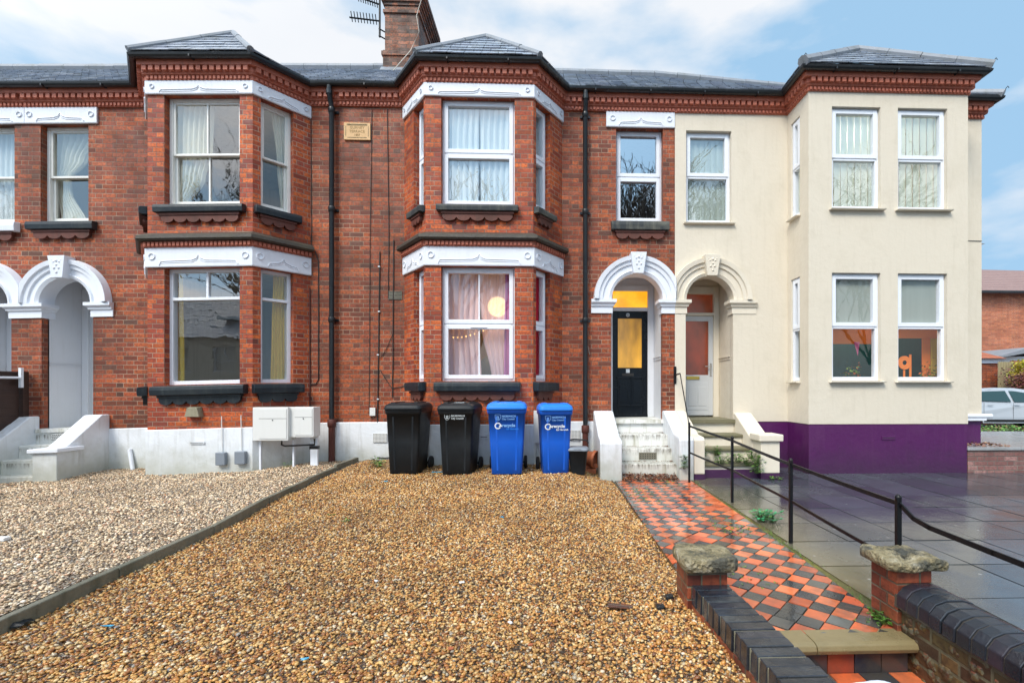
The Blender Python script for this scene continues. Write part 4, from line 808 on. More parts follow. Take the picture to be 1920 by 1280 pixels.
# aerial on the chimney
aer = thing('tv_aerial', 'grey television aerial with two toothed arms strapped to the chimney', 'aerial', (-3.5, 9.6, 8.3))
mb = MB(); ax = X_(712, 9.5); mb.tube([(ax, 9.5, Z_(712, 70, 9.5)), (ax, 9.5, 9.35)], .02, 8); mb.build('mast', M['iron'], aer)
mb = MB()
for py in (54, 67): z = Z_(712, py, 9.5); mb.tube([(ax - .02, 9.5, z), (-3.28, 9.62, z)], .013, 6)
mb.build('bracket', M['iron'], aer)
for py0, py1, px1 in ((40, 33, 655), (9, -6, 668)):
    mb = MB(); a = P_(712, py0, 9.5); b = P_(px1, py1, 9.3); mb.tube([a, b], .015, 6)
    for k in range(9): p = a.lerp(b, .12 + .1 * k); mb.tube([p + Vector((0, .03, -.06)), p + Vector((0, -.05, .09))], .009, 5)
    mb.build('aerial_arm', M['iron'], aer)
mb = MB(); mb.tube([P_(790, 0, 9.45), P_(781, 30, 9.45), P_(786, 60, 9.45), P_(770, 95, 9.45), P_(735, 135, 9.3), P_(728, 143, 9.2)], .008, 6); mb.build('cable', M['cable_pale'], aer)

# ------------------------------------------------------------------ ground
def grid(name, x0, x1, y0, y1, nx, ny, zf, mt, k='structure', skirt=-.7):
    mb = MB(); mb.smooth = True; vs = [(x0 + (x1 - x0) * i / nx, y0 + (y1 - y0) * j / ny) for j in range(ny + 1) for i in range(nx + 1)]
    mb.mesh([(x, y, zf(x, y)) for x, y in vs], [(j * (nx + 1) + i, j * (nx + 1) + i + 1, (j + 1) * (nx + 1) + i + 1, (j + 1) * (nx + 1) + i) for j in range(ny) for i in range(nx)])
    if skirt is not None:
        mb.smooth = False
        for a, b in (((x0, y0), (x1, y0)), ((x1, y0), (x1, y1)), ((x0, y1), (x0, y0))): mb.face([(*a, skirt), (*b, skirt), (*b, zf(*b)), (*a, zf(*a))])
    return kind(mb.build(name, M[mt]), k)
def smooth(t): t = max(0, min(1, t)); return t * t * (3 - 2 * t)
def wob(x, y): return .010 * math.sin(x * 2.1 + y * 1.3) + .007 * math.sin(x * 5.3 - y * 3.7) + .005 * math.sin(y * 6.1)
def GR(x, y): hb = -.17 * smooth((x - .25) / .7); return hb + (-.19 - hb) * max(0, min(1.3, (8.07 - y) / 5.5)) + wob(x, y) + .065 * smooth((x - .3) / .5) * smooth((3.6 - y) / .6)
def GLf(x, y): return -.03 + .034 * (x + 3.2) - .018 * (8.07 - y) + wob(x, y)
road = kind((lambda m: (m.face([(-500, -500, -.62), (500, -500, -.62), (500, 500, -.62), (-500, 500, -.62)]), m.build('ground', M['asphalt']))[1])(MB()), 'structure')
grid('gravel_bed', -3.10, .925, 1.35, 8.08, 40, 66, GR, 'gravel'); grid('gravel_bed', -13, -3.12, 1.35, 8.08, 90, 60, GLf, 'gravel_pale')
grid('pavement', -14, 15, -.9, 1.3, 1, 1, lambda x, y: -.5, 'pave')
def KX(y): return -3.19 + (7.95 - y) / 3.76 * .19 if y > 4.19 else -3.0 - (4.19 - y) / 2.6 * .06
kb = MB(); y = 7.98
while y > 1.4:
    y1 = y - .915; t0, t1 = KX(y), KX(y1 + .006); h0, h1 = GR(t0, y) + .075 + random.uniform(-.008, .012), GR(t1, y1) + .08 + random.uniform(-.008, .012)
    if y > 7: h0 -= .03
    kb.hexa([(t0 - .05, y, -.5), (t1 - .05, y1 + .006, -.5), (t1, y1 + .006, -.5), (t0, y, -.5), (t0 - .05, y, h0), (t1 - .05, y1 + .006, h1), (t1, y1 + .006, h1), (t0, y, h0)][::1]); y = y1
kind(kb.build('kerb', M['concrete'], bevel=.008), 'structure')
def pebbles(name, n, x0, x1, y0, y1, zf, stops, r0, r1, seed, pxmin=-250):
    rs = np.random.RandomState(seed); t = (1 + 5 ** .5) / 2
    ico = np.array([(-1, t, 0), (1, t, 0), (-1, -t, 0), (1, -t, 0), (0, -1, t), (0, 1, t), (0, -1, -t), (0, 1, -t), (t, 0, -1), (t, 0, 1), (-t, 0, -1), (-t, 0, 1)]) / math.sqrt(1 + t * t)
    fc = np.array([(0, 11, 5), (0, 5, 1), (0, 1, 7), (0, 7, 10), (0, 10, 11), (1, 5, 9), (5, 11, 4), (11, 10, 2), (10, 7, 6), (7, 1, 8), (3, 9, 4), (3, 4, 2), (3, 2, 6), (3, 6, 8), (3, 8, 9), (4, 9, 5), (2, 4, 11), (6, 2, 10), (8, 6, 7), (9, 8, 1)])
    xs = rs.uniform(x0, x1, n); ys = y0 + (y1 - y0) * rs.uniform(0, 1, n) ** 1.35
    u = (xs - ys * sT) / ys; keep = (F * xs / ys * 1.0 + CX - 31) > pxmin; xs, ys = xs[keep], ys[keep]; n = len(xs)
    zs = np.array([zf(x, y) for x, y in zip(xs, ys)])
    r = rs.uniform(r0, r1, n) * rs.choice([.7, 1, 1, 1.25], n); ax = np.stack([r * rs.uniform(.8, 1.35, n), r * rs.uniform(.65, 1.0, n), r * rs.uniform(.4, .7, n)], 1)
    v = ico[None] * (1 + rs.uniform(-.16, .16, (n, 12, 1))) * ax[:, None, :]
    a, b = rs.uniform(0, 6.28, n), rs.normal(0, .38, n); ca, sa, cb, sb_ = np.cos(a), np.sin(a), np.cos(b), np.sin(b)
    x, y_, z = v[..., 0], v[..., 1], v[..., 2]; x, z = x * cb[:, None] + z * sb_[:, None], -x * sb_[:, None] + z * cb[:, None]
    x, y_ = x * ca[:, None] - y_ * sa[:, None], x * sa[:, None] + y_ * ca[:, None]
    V = np.stack([x + xs[:, None], y_ + ys[:, None], z + (zs + rs.uniform(-.3, .9, n) * r * .8)[:, None]], -1).reshape(-1, 3).astype('f')
    Fc = (fc[None] + (np.arange(n) * 12)[:, None, None]).reshape(-1)
    me = bpy.data.meshes.new(name); me.vertices.add(len(V)); me.vertices.foreach_set('co', V.ravel()); me.loops.add(len(Fc)); me.loops.foreach_set('vertex_index', Fc.astype('i'))
    me.polygons.add(n * 20); me.polygons.foreach_set('loop_start', np.arange(0, n * 60, 3, dtype='i')); me.polygons.foreach_set('use_smooth', np.ones(n * 20, bool)); me.update(calc_edges=True)
    P = np.array([s[0] for s in stops]); C_ = np.array([s[1] for s in stops]); q = rs.uniform(0, 1, n); cl = np.stack([np.interp(q, P, C_[:, i]) for i in range(3)], 1) * rs.uniform(.66, 1.2, (n, 1)) * np.array([[1.08, .98, .84]] if seed == 1 else [[1.22, 1.17, 1.10]])
    at = me.color_attributes.new('Col', 'FLOAT_COLOR', 'POINT'); at.data.foreach_set('color', np.concatenate([np.repeat(cl, 12, 0), np.ones((n * 12, 1))], 1).astype('f').ravel())
    me.materials.append(M['pebble']); o = bpy.data.objects.new(name, me); COL.objects.link(o); return kind(o, 'stuff')
PR = [(0, (.05, .03, .02)), (.08, (.20, .075, .03)), (.24, (.42, .17, .04)), (.48, (.58, .31, .085)), (.72, (.68, .45, .17)), (.90, (.72, .58, .34)), (.985, (.70, .66, .58)), (1, (.10, .12, .16))]
PL = [(0, (.12, .09, .07)), (.10, (.32, .22, .14)), (.28, (.60, .43, .26)), (.55, (.74, .60, .42)), (.84, (.84, .74, .58)), (.93, (.50, .24, .12)), (1, (.90, .87, .80))]
tag(pebbles('gravel', 112000, -3.08, .93, 1.5, 8.0, GR, PR, .0065, .0125, 1), 'loose wet ochre gravel in front of the bins', 'gravel')
tag(pebbles('gravel', 105000, -12, -3.14, 1.6, 8.05, GLf, PL, .0075, .0135, 2), 'loose pale gravel left of the concrete kerb', 'gravel')

# tiled path with step down to the pavement
def clip(poly, a, b):        # keep what lies left of a->b
    out = []
    for i in range(len(poly)):
        p, q = poly[i - 1], poly[i]; sp = (b[0] - a[0]) * (p[1] - a[1]) - (b[1] - a[1]) * (p[0] - a[0]); sq = (b[0] - a[0]) * (q[1] - a[1]) - (b[1] - a[1]) * (q[0] - a[0])
        if (sp >= 0) != (sq >= 0): t = sp / (sp - sq); out.append((p[0] + (q[0] - p[0]) * t, p[1] + (q[1] - p[1]) * t))
        if sq >= 0: out.append(q)
    return out
PATH = [(.935, 2.56), (1.96, 2.56), (1.98, 2.7), (2.05, 4.2), (2.11, 7.14), (.98, 7.14)]
mb = MB(); mb.face([(p[0] + (.02 if p[0] > 1.5 else -.02), p[1], -.2) for p in PATH]); mb.m = 0; tp = kind(mb.build('path', M['grout']), 'structure')
tl = MB(); S = .124; dd = S * math.sqrt(2); REDS = [(.70, .15, .05), (.62, .12, .04), (.76, .19, .07), (.55, .11, .045)]; DKS = [(.055, .06, .062), (.08, .082, .08), (.04, .045, .055), (.11, .11, .10)]
for i in range(-4, 60):
    for j in range(-4, 60):
        cx, cy = .95 + (i + j) * dd / 2 - 2.5, 2.5 + (j - i) * dd / 2 + 2.2
        if not (.7 < cx < 2.3 and 2.3 < cy < 7.3): continue
        g = S / 2 - .0035; an = R(45) + random.uniform(-.03, .03) + .03 * math.sin(cy * 2.3); px_, py_ = cx + random.uniform(-.003, .003), cy + random.uniform(-.003, .003)
        pl = [(px_ + g * (a * math.cos(an) - b * math.sin(an)), py_ + g * (a * math.sin(an) + b * math.cos(an))) for a, b in ((-1, -1), (1, -1), (1, 1), (-1, 1))]
        for k in range(len(PATH)): pl = clip(pl, PATH[k], PATH[(k + 1) % len(PATH)]) if len(pl) > 2 else []
        if len(pl) < 3: continue
        red = (i + j) % 2 == 0
        if red is False and cy > 4.9 and cx > 1.86 + random.uniform(0, .08): red = True
        if random.random() < .03: red = not red
        c = random.choice(REDS if red else DKS); v = random.uniform(.75, 1.2); tx, ty, h = random.uniform(-.012, .012), random.uniform(-.012, .012), random.uniform(-.002, .002)
        top = [(x, y, -.188 + h + tx * (x - cx) + ty * (y - cy)) for x, y in pl]; bot = [(x, y, -.205) for x, y in pl]; n = len(pl)
        tl.mesh(bot + top, [tuple(range(n, 2 * n))] + [(k, (k + 1) % n, n + (k + 1) % n, n + k) for k in range(n)], tuple(x * v for x in c))
kind(tl.build('path_tiles', M['quarry']), 'structure')
st = thing('garden_step', 'worn sandstone step with tiled riser at the foot of the tiled path', 'step', (1.5, 2.5, -.37))
for x0, x1 in ((1.08, 1.42), (1.424, 1.975)):
    mb = MB(); pr = [(2.60, -.187), (2.47, -.187), (2.445, -.197), (2.435, -.22), (2.445, -.243), (2.47, -.252), (2.60, -.252)]; mb.prism([(x0, y, z) for y, z in pr], (x1 - x0, 0, 0)); mb.build('nosing', M['nosing'], st, bevel=.004)
mb = MB(); mb.box(1.0, 1.36, 2.50, 2.62, -.42, -.253, (.10, .09, .06)); x = 1.36
for c in ((.045, .045, .06), (.28, .06, .035), (.03, .03, .045), (.05, .045, .05)): mb.box(x, x + .145, 2.495, 2.62, -.40, -.254, c); x += .15
mb.build('riser', M['quarry'], st)
mb = MB(); c3 = [(.06, .045, .07), (.42, .08, .03), (.05, .045, .05), (.38, .07, .03)]
for i in range(6):
    for j in range(7): mb.box(1.02 + i * .165, 1.02 + i * .165 + .16, 2.49 - (j + 1) * .165 + .005, 2.49 - j * .165, -.41, -.372 + random.uniform(-.002, .002), random.choice(REDS) if (i + j) % 2 else random.choice(DKS))
kind(mb.build('landing', M['quarry']), 'structure')
# paving slabs of the cream house forecourt
mb = MB(); mb.face([(2.0, 1.3, -.199), (14, 1.3, -.199), (14, 8.06, -.199), (2.0, 8.06, -.199)]); mb.face([(2.0, 1.3, -.7), (14, 1.3, -.7), (14, 1.3, -.199), (2.0, 1.3, -.199)]); kind(mb.build('paving_bed', M['moss_joint']), 'structure')
mb = MB()
for i in range(20):
    for j in range(-7, 5):
        x0, x1 = 2.07 + .6 * i, 2.67 + .6 * i; y0, y1 = 5.25 + .575 * j, 5.25 + .575 * (j + 1)
        if y0 < 1.3 or y0 > 7.9: continue
        y1 = min(y1, 8.06); x0c = x0 + ((.0 if y0 < 4 else .045) if i == 0 else 0)
        g = random.uniform(.005, .010); v = random.uniform(.65, 1.3); t = [random.uniform(-.003, .003) for _ in range(4)]; c = (.06 * v, .07 * v, .082 * v)
        mb.hexa([(x0c + g, y0 + g, -.26), (x1 - g, y0 + g, -.26), (x1 - g, y1 - g, -.26), (x0c + g, y1 - g, -.26), (x0c + g, y0 + g, -.188 + t[0]), (x1 - g, y0 + g, -.188 + t[1]), (x1 - g, y1 - g, -.188 + t[2]), (x0c + g, y1 - g, -.188 + t[3])], c)
kind(mb.build('paving', M['slab']), 'structure')
# raised yard behind and beside the terrace
mb = MB(); mb.box(7.2, 60, 10.55, 70, -.6, -.27); mb.box(-40, 7.2, 11.63, 70, -.6, -.02); kind(mb.build('yard', M['asphalt']), 'structure')
mb = MB(); mb.box(6.83, 22, 7.62, 10.5, -.5, .20); kind(mb.build('path', M['wetpath']), 'structure')
# ------------------------------------------------------------------ front steps, walls, railing
def steps(name, label, x0, x1, mt, tm, off=0., treads=((.65, 8.02), (.425, 7.68), (.233, 7.40), (.03, 7.12)), base=-.45, nose=False, dzz=0.):
    o = thing(name, label, 'front steps', ((x0 + x1) / 2, 7.12 + off, -.2), 'front steps of the terrace'); b = MB(); t = MB()
    tr = [(z + dzz, y + off) for z, y in treads]
    for k, (z, y) in enumerate(tr):
        yb = tr[k - 1][1] if k else W + .02; zb = tr[k + 1][0] - (.0 if k + 1 < len(tr) else 0) if k + 1 < len(tr) else base
        b.box(x0, x1, y, yb + .001, base, z - (.045 if nose else .001)) if k else b.box(x0, x1, y, yb, base, z - (.045 if nose else .001))
        if nose: t.box(x0 - .0, x1, y - .035, yb + .0, z - .045, z + .001 * k)
    b.build('riser', M[mt], o, bevel=.012)
    if nose: t.build('tread', M[tm], o, bevel=.012)
    return o
def parapet(o, x0, x1, prof, mt, name='parapet', bevel=.02):
    mb = MB(); mb.prism([(x0, y, z) for y, z in prof], (x1 - x0, 0, 0)); return mb.build(name, M[mt], o, bevel=bevel)
sc = steps('front_steps', 'stained white painted steps climbing to the black front door', 1.08, 1.955, 'step_white', None)
parapet(sc, .755, 1.085, [(W + .0, .80), (7.95, .80), (7.22, .45), (6.98, .41), (6.95, .36), (6.95, -.45), (W, -.45)], 'white'); parapet(sc, 1.95, 2.172, [(W + .0, .80), (7.98, .80), (7.28, .47), (7.0, .45), (6.97, .40), (6.97, -.45), (W, -.45)], 'white')
mb = MB(); mb.box(1.42, 1.70, 7.388, 7.41, .06, .17); v = mb.build('air_vent', M['concrete'], sc); mb = MB()
for i in range(7):
    for j in range(3): mb.box(1.44 + i * .037, 1.455 + i * .037, 7.385, 7.389, .075 + j * .03, .09 + j * .03)
mb.build('slot', M['vent'], v)
sd_ = steps('front_steps', 'cream steps with mossy stone treads below the pale grey door', 2.33, 3.20, 'cream_stone', 'step_stone', nose=True)
parapet(sd_, 2.176, 2.34, [(W, .80), (7.98, .80), (7.28, .47), (7.0, .45), (6.97, .40), (6.97, -.11), (W, -.11)], 'cream_stone'); parapet(sd_, 3.20, 3.50, [(W, .76), (8.0, .76), (7.3, .37), (7.28, -.11), (W, -.11)], 'cream_stone')
mb = MB(); mb.box(3.205, 3.495, 7.0, 7.29, -.10, .378); mb.build('post', M['cream_stone'], sd_, bevel=.01); mb = MB(); mb.box(3.165, 3.535, 6.96, 7.33, .38, .485); mb.build('post_cap', M['cream_stone'], sd_, bevel=.015)
mb = MB(); mb.box(2.178, 2.34, 6.972, 7.3, -.4, -.112); mb.box(2.345, 3.2, 7.10, 7.3, -.4, -.06); mb.box(3.207, 3.493, 7.002, 7.29, -.4, -.102); mb.build('painted_base', M['purple'], sd_)
SHEAR = True
sb2 = steps('front_steps', 'algae stained white steps with broad capped pier beside the pale gravel', -8.42, -7.56, 'step_white', None, treads=((.65, 8.0), (.41, 7.75), (.21, 7.50), (-.01, 7.25)))
parapet(sb2, -7.59, -7.30, [(W, .86), (7.93, .86), (7.38, .42), (7.22, .36), (7.22, -.5), (W, -.5)], 'white'); parapet(sb2, -8.72, -8.42, [(W, .86), (7.93, .86), (7.2, .30), (7.0, .30), (7.0, -.5), (W, -.5)], 'white')
mb = MB(); mb.box(-7.62, -7.27, 7.19, 7.52, -.5, .335); mb.build('pier', M['white'], sb2, bevel=.01); mb = MB(); mb.box(-7.66, -7.22, 7.15, 7.56, .337, .40); mb.build('pier_cap', M['lintel'], sb2, bevel=.012)
mb = MB(); mb.box(-8.16, -7.92, 7.985, 7.999, .45, .57); v = mb.build('air_vent', M['meter'], sb2); mb = MB()
for i in range(8):
    for j in range(4): mb.box(-8.15 + i * .029 + (j % 2) * .012, -8.135 + i * .029 + (j % 2) * .012, 7.982, 7.986, .46 + j * .026, .473 + j * .026)
mb.build('slot', M['vent'], v)
SHEAR = False
# timber fence between the two left porches, white rail above
fe = thing('timber_fence', 'dark stained timber fence panel with white rail by the far porch', 'fence', (-8.6, 6.8, -.3)); fx = -8.595
for k in range(12):
    z = -.2 + k * .136; mb = MB(); mb.hexa([(fx - .03, 5.6, z), (fx + .004, 5.6, z), (fx + .004, 7.92, z), (fx - .03, 7.92, z), (fx - .015, 5.6, z + .15), (fx - .006, 5.6, z + .15), (fx - .006, 7.92, z + .15), (fx - .015, 7.92, z + .15)])
    if k == 0: bb = MB()
    bb.v, bb.f, bb.c, bb.sm, bb.mi = bb.v + mb.v, bb.f + [tuple(a + len(bb.v) for a in f) for f in mb.f], bb.c + mb.c, bb.sm + mb.sm, bb.mi + mb.mi
bb.build('board', M['timber'], fe)
for yy in (7.93, 5.8): mb = MB(); mb.box(fx - .05, fx + .05, yy, yy + .09, -.3, 1.46); mb.build('post', M['timber'], fe, bevel=.004)
mb = MB(); mb.box(fx - .04, fx + .02, 5.6, 7.93, 1.43, 1.455); mb.build('top_board', M['timber'], fe)
rl = thing('handrail', 'short white painted handrail on the pillar by the far porch', 'handrail', (-8.6, 7.7, .9)); mb = MB(); p = P_(42, 708, 7.9); mb.box(p.x - .02, p.x + .02, 7.86, 7.9, p.z - .16, p.z + .16); mb.build('bracket', M['lintel'], rl)
mb = MB(); mb.tube([p + Vector((0, -.03, 0)), p + Vector((-.02, -1.2, -.02))], .018, 8); mb.build('rail', M['lintel'], rl)

# low wall of blue brick on edge left of the path, ends in a capped pier
def courses(name, parent, pts, z0, z1, mt, w=None): pass
lw = thing('garden_wall', 'low straight garden wall topped with blue grey bricks beside the tiled path', 'garden wall', (1.0, 2.2, -.3), 'garden walls at the path entrance')
y = 2.745; mb = MB(); core = MB(); BLU = [(.036, .044, .055), (.05, .056, .066), (.028, .035, .048), (.065, .07, .072), (.034, .034, .044)]
def lx(y): return .84 + (2.75 - y) / .92 * .073
while y > 1.5:
    y1 = y - .0745; a, b = lx(y) + random.uniform(-.004, .004), lx(y1); z = .012 + random.uniform(-.003, .003); g = .0035; zb = -.095; v = random.uniform(.75, 1.25)
    mb.hexa([(a, y1 + g, zb), (a + .222, y1 + g, zb), (a + .222, y - g, zb), (a, y - g, zb), (a + .004, y1 + g, z), (a + .219, y1 + g, z), (a + .219, y - g, z), (a + .004, y - g, z)], tuple(c * v for c in random.choice(BLU))); y = y1
mb.build('coping', M['blue_brick'], lw, bevel=.004)
core.hexa([(lx(1.5) + .006, 1.5, -.7), (lx(1.5) + .216, 1.5, -.7), (lx(2.74) + .216, 2.74, -.7), (lx(2.74) + .006, 2.74, -.7), (lx(1.5) + .006, 1.5, .006), (lx(1.5) + .216, 1.5, .006), (lx(2.74) + .216, 2.74, .006), (lx(2.74) + .006, 2.74, .006)]); core.build('bedding', M['stone'], lw)
cb = MB(); cb.hexa([(lx(1.5) - .002, 1.51, -.7), (lx(1.5) + .224, 1.51, -.7), (lx(2.74) + .224, 2.74, -.7), (lx(2.74) - .002, 2.74, -.7), (lx(1.5) - .002, 1.51, -.10), (lx(1.5) + .224, 1.51, -.10), (lx(2.74) + .224, 2.74, -.10), (lx(2.74) - .002, 2.74, -.10)]); cb.build('brickwork', M['brick_worn'], lw)
def rough_stone(name, parent, cx, cy, w, d, z0, z1, mt, amp=.015, seed=1, nx=14):
    rs = random.Random(seed); mb = MB(); mb.smooth = True; n = nx; ph = [rs.uniform(0, 6.28) for _ in range(8)]
    def edge(a): return 1 + amp * 3 * (math.sin(3 * a + ph[0]) * .4 + math.sin(5 * a + ph[1]) * .35 + math.sin(9 * a + ph[2]) * .25)
    rings = []
    for t, sx in ((0, .93), (.12, .985), (.5, 1), (.82, .99), (.97, .95), (1.0, .88), (1.03, .6), (1.04, .25)):
        row = []
        for k in range(4 * n):
            s_, u = divmod(k, n); u = u / n * 2 - 1; x, y = [(u, -1), (1, u), (-u, 1), (-1, -u)][s_]
            rr = math.hypot(x, y); q = min(1, 1.30 / rr); x *= q; y *= q; a = math.atan2(y, x); e = edge(a) * sx + rs.uniform(-.4, .4) * amp
            zz = z0 + (z1 - z0) * t + (amp * (math.sin(x * 4 + ph[3]) + math.sin(y * 5 + x * 3 + ph[4])) * .6 + rs.uniform(-.25, .25) * amp) * (1 if t > .6 else .3)
            row.append((cx + x * e * w / 2, cy + y * e * d / 2, zz))
        rings.append(row)
    m = 4 * n; vs = [p for r_ in rings for p in r_]; mb.mesh(vs, [(i * m + k, i * m + (k + 1) % m, (i + 1) * m + (k + 1) % m, (i + 1) * m + k) for i in range(len(rings) - 1) for k in range(m)] + [tuple(range((len(rings) - 1) * m, len(rings) * m)), tuple(range(m - 1, -1, -1))])
    return mb.build(name, M[mt], parent)
pr = thing('brick_pier', 'short brick pier with a square mossy cap stone beside the gravel', 'pier', (.94, 2.86, -.25), 'piers at the path entrance'); mb = MB(); mb.box(.815, 1.055, 2.745, 2.98, -.6, .105); mb.build('shaft', M['brick_worn'], pr, bevel=.004)
rough_stone('cap_stone', pr, .945, 2.84, .325, .31, .10, .178, 'sandstone', .005, 3, 20)
fp = thing('boundary_pier', 'pale rough stone top of the boundary wall at the bottom edge', 'pier', (1.1, 1.7, -.6)); rough_stone('cap_stone', fp, 1.17, 1.66, .42, .36, -.08, .0, 'lintel', .008, 9); mb = MB(); mb.box(.98, 1.36, 1.5, 1.83, -.7, -.075); mb.build('shaft', M['brick'], fp)
rp_ = thing('brick_pier', 'brick pier with a broken overhanging cap stone and railing behind it', 'pier', (2.06, 2.74, -.3), 'piers at the path entrance'); mb = MB(); mb.box(1.95, 2.15, 2.565, 2.78, -.45, .16); mb.build('shaft', M['brick_worn'], rp_, bevel=.005)
rough_stone('cap_stone', rp_, 2.055, 2.67, .345, .30, .155, .212, 'sandstone', .014, 5, 20)
rw = thing('garden_wall', 'crumbling low brick wall with rounded blue grey coping right of the garden step', 'garden wall', (2.06, 1.8, -.4), 'garden walls at the path entrance')
mb = MB(); mb.box(1.975, 2.165, .7, 2.567, -.7, -.035); mb.build('brickwork', M['brick_old'], rw); y = 2.565; mb = MB()
while y > .8:
    y1 = y - .078; v = random.uniform(.7, 1.25); dx, h = random.uniform(-.007, .007), random.uniform(-.005, .005); g = .004
    pr_ = [(1.938, -.045), (2.198, -.045), (2.20, .03), (2.175, .066), (2.12, .082), (2.03, .082), (1.975, .062), (1.942, .022)]
    mb.prism([(x + dx, y1 + g, z + h) for x, z in pr_], (0, y - y1 - 2 * g, 0), tuple(c * v for c in random.choice([tuple(x * .6 for x in q) for q in BLU] + [(.035, .025, .035)]))); y = y1
mb.build('coping', M['blue_brick'], rw, bevel=.005); mb = MB(); mb.prism([(x + (.006 if x < 2.06 else -.006), .73, z - .006) for x, z in [(1.938, -.045), (2.198, -.045), (2.20, .03), (2.175, .066), (2.12, .082), (2.03, .082), (1.975, .062), (1.942, .022)]], (0, 1.85, 0)); mb.build('bedding', M['coping'], rw)
# lumps of spalled masonry on the face towards the steps
mb = MB(); mb.smooth = True
for k in range(110):
    yy, zz = random.uniform(1.2, 2.55), random.uniform(-.44, -.06); r_ = random.uniform(.010, .030); mb.lathe([(.001, -r_ * .5), (r_ * .8, -r_ * .35), (r_ * 1.2, 0)], (1.976, yy, zz), 6, axis='x')
mb.build('spalled_face', M['brick_old'], rw)
# iron railing along the path edge
rg = thing('railing', 'black iron railing with posts and two rails between tiled path and paving', 'railing', (2.12, 5.0, -.19)); sag = []
posts = [(2.04, 6.78, .665), (2.19, 5.55, .585), (2.13, 4.07, .535), (2.15, 2.82, .495)]
for x, y, z in posts: mb = MB(); mb.box(x - .014, x + .014, y - .014, y + .014, -.25, z); mb.lathe([(.018, z - .01), (.020, z + .010), (.010, z + .024), (0, z + .026)], (x, y, 0), 8); mb.build('post', M['iron'], rg, bevel=.003)
def flatbar(name, pts, w=.010, h=.028, parent=rg):
    mb = MB()
    for a, b in zip(pts, pts[1:]):
        a, b = Vector(a), Vector(b); d = (b - a).normalized(); s_ = d.cross(Vector((0, 0, 1))).normalized() * w / 2; u = s_.cross(d).normalized() * h / 2; a2, b2 = a - d * .004, b + d * .004
        mb.hexa([a2 - s_ - u, a2 + s_ - u, b2 + s_ - u, b2 - s_ - u, a2 - s_ + u, a2 + s_ + u, b2 + s_ + u, b2 - s_ + u])
    return mb.build(name, M['iron'], parent)
def curve(pts, n=4, amp=.004): 
    out = []
    for a, b in zip(pts, pts[1:]): out += [Vector(a).lerp(Vector(b), k / n) + Vector((0, 0, -amp * math.sin(math.pi * k / n))) for k in range(n)]
    return out + [Vector(pts[-1])]
flatbar('top_rail', curve([(x, y, z - .03) for x, y, z in posts] ) + [Vector((2.15, 2.79, .455)), Vector((2.15, 2.70, .405)), Vector((2.15, 2.58, .385)), Vector((2.15, 2.2, .375)), Vector((2.15, 1.5, .36))])
flatbar('lower_rail', curve([(2.04, 6.78, .25), (2.19, 5.55, .20), (2.13, 4.07, .185), (2.13, 3.0, .12), (2.14, 2.82, .09)]), h=.024)
hr = thing('handrail', 'thin black handrail bent down from a wall plate between the two porches', 'handrail', (2.17, 7.4, .66)); p0 = P_(1266, 703, W - .03); mb = MB(); mb.box(p0.x - .022, p0.x + .022, W - .03, W - .002, p0.z - .15, p0.z + .15); mb.build('wall_plate', M['iron'], hr, bevel=.003)
flatbar('rail', [p0, Vector((2.17, 7.72, 1.43)), Vector((2.05, 6.84, .68))], .012, .022, hr)

# low brick wall with stone slabs at the far right, leaf litter on it
lb = thing('retaining_wall', 'low pinkish brick wall with flat stone slabs at the corner of the cream house', 'retaining wall', (8, 7.5, -.19)); mb = MB(); mb.box(6.815, 14, 7.41, 7.6, -.4, .175); mb.build('brickwork', M['brick_pink'], lb)
mb = MB(); x = 6.80
while x < 14: mb.box(x, x + .895, 7.385, 7.98, .177, .225 + random.uniform(-.003, .003)); x += .9
mb.build('coping', M['wetpath'], lb, bevel=.006)
def litter(name, label, n, x0, x1, y0, y1, zf, cols, size=.04, cat='leaf litter', h=.03):
    mb = MB()
    def fn(): x, y = random.uniform(x0, x1), random.uniform(y0, y1); return (x, y, zf(x, y) + random.uniform(0, h)), None
    leaves(mb, n, fn, size, cols); o = mb.build(name, M['leaf'], uv=False); tag(kind(o, 'stuff'), label, cat); return o
BRN = [(.16, .05, .02), (.22, .09, .04), (.10, .04, .02), (.28, .14, .07), (.12, .03, .02)]
litter('leaf_litter', 'drift of red brown leaves at the foot of the white steps', 900, 1.08, 1.93, 6.93, 7.11, lambda x, y: -.19 + .05 * smooth((y - 6.93) / .18) * (1.3 - .5 * (x - 1.08)), BRN, .035)
litter('leaf_litter', 'dead leaves on the slabs of the low corner wall', 170, 6.84, 7.6, 7.45, 7.95, lambda x, y: .225, BRN + [(.35, .22, .12)], .05)
litter('leaf_litter', 'dark debris along the foot of the white plinth', 320, -7.2, -3.3, 7.2, 7.36, lambda x, y: GLf(x, y), [(.05, .03, .02), (.12, .06, .03)], .03, h=.015) if False else None

# ------------------------------------------------------------------ wheelie bins
def rrect(w, d, r, n=4):
    out = []
    for cx, cy, a0 in ((w / 2 - r, -d / 2 + r, -90), (w / 2 - r, d / 2 - r, 0), (-w / 2 + r, d / 2 - r, 90), (-w / 2 + r, -d / 2 + r, 180)):
        for k in range(n + 1): a = R(a0 + 90 * k / n); out.append((cx + r * math.cos(a), cy + r * math.sin(a)))
    return out
def loft(mb, secs, cap0=True, cap1=True, smooth=True):
    n = len(secs[0][0]); vs = [(x + ox, y + oy, z) for pts, z, ox, oy in secs for x, y in pts]
    mb.mesh(vs, [(i * n + k, i * n + (k + 1) % n, (i + 1) * n + (k + 1) % n, (i + 1) * n + k) for i in range(len(secs) - 1) for k in range(n)], smooth=smooth)
    if cap0: mb.mesh(vs[:n], [tuple(range(n - 1, -1, -1))], smooth=False)
    if cap1: mb.mesh(vs[-n:], [tuple(range(n))], smooth=False)
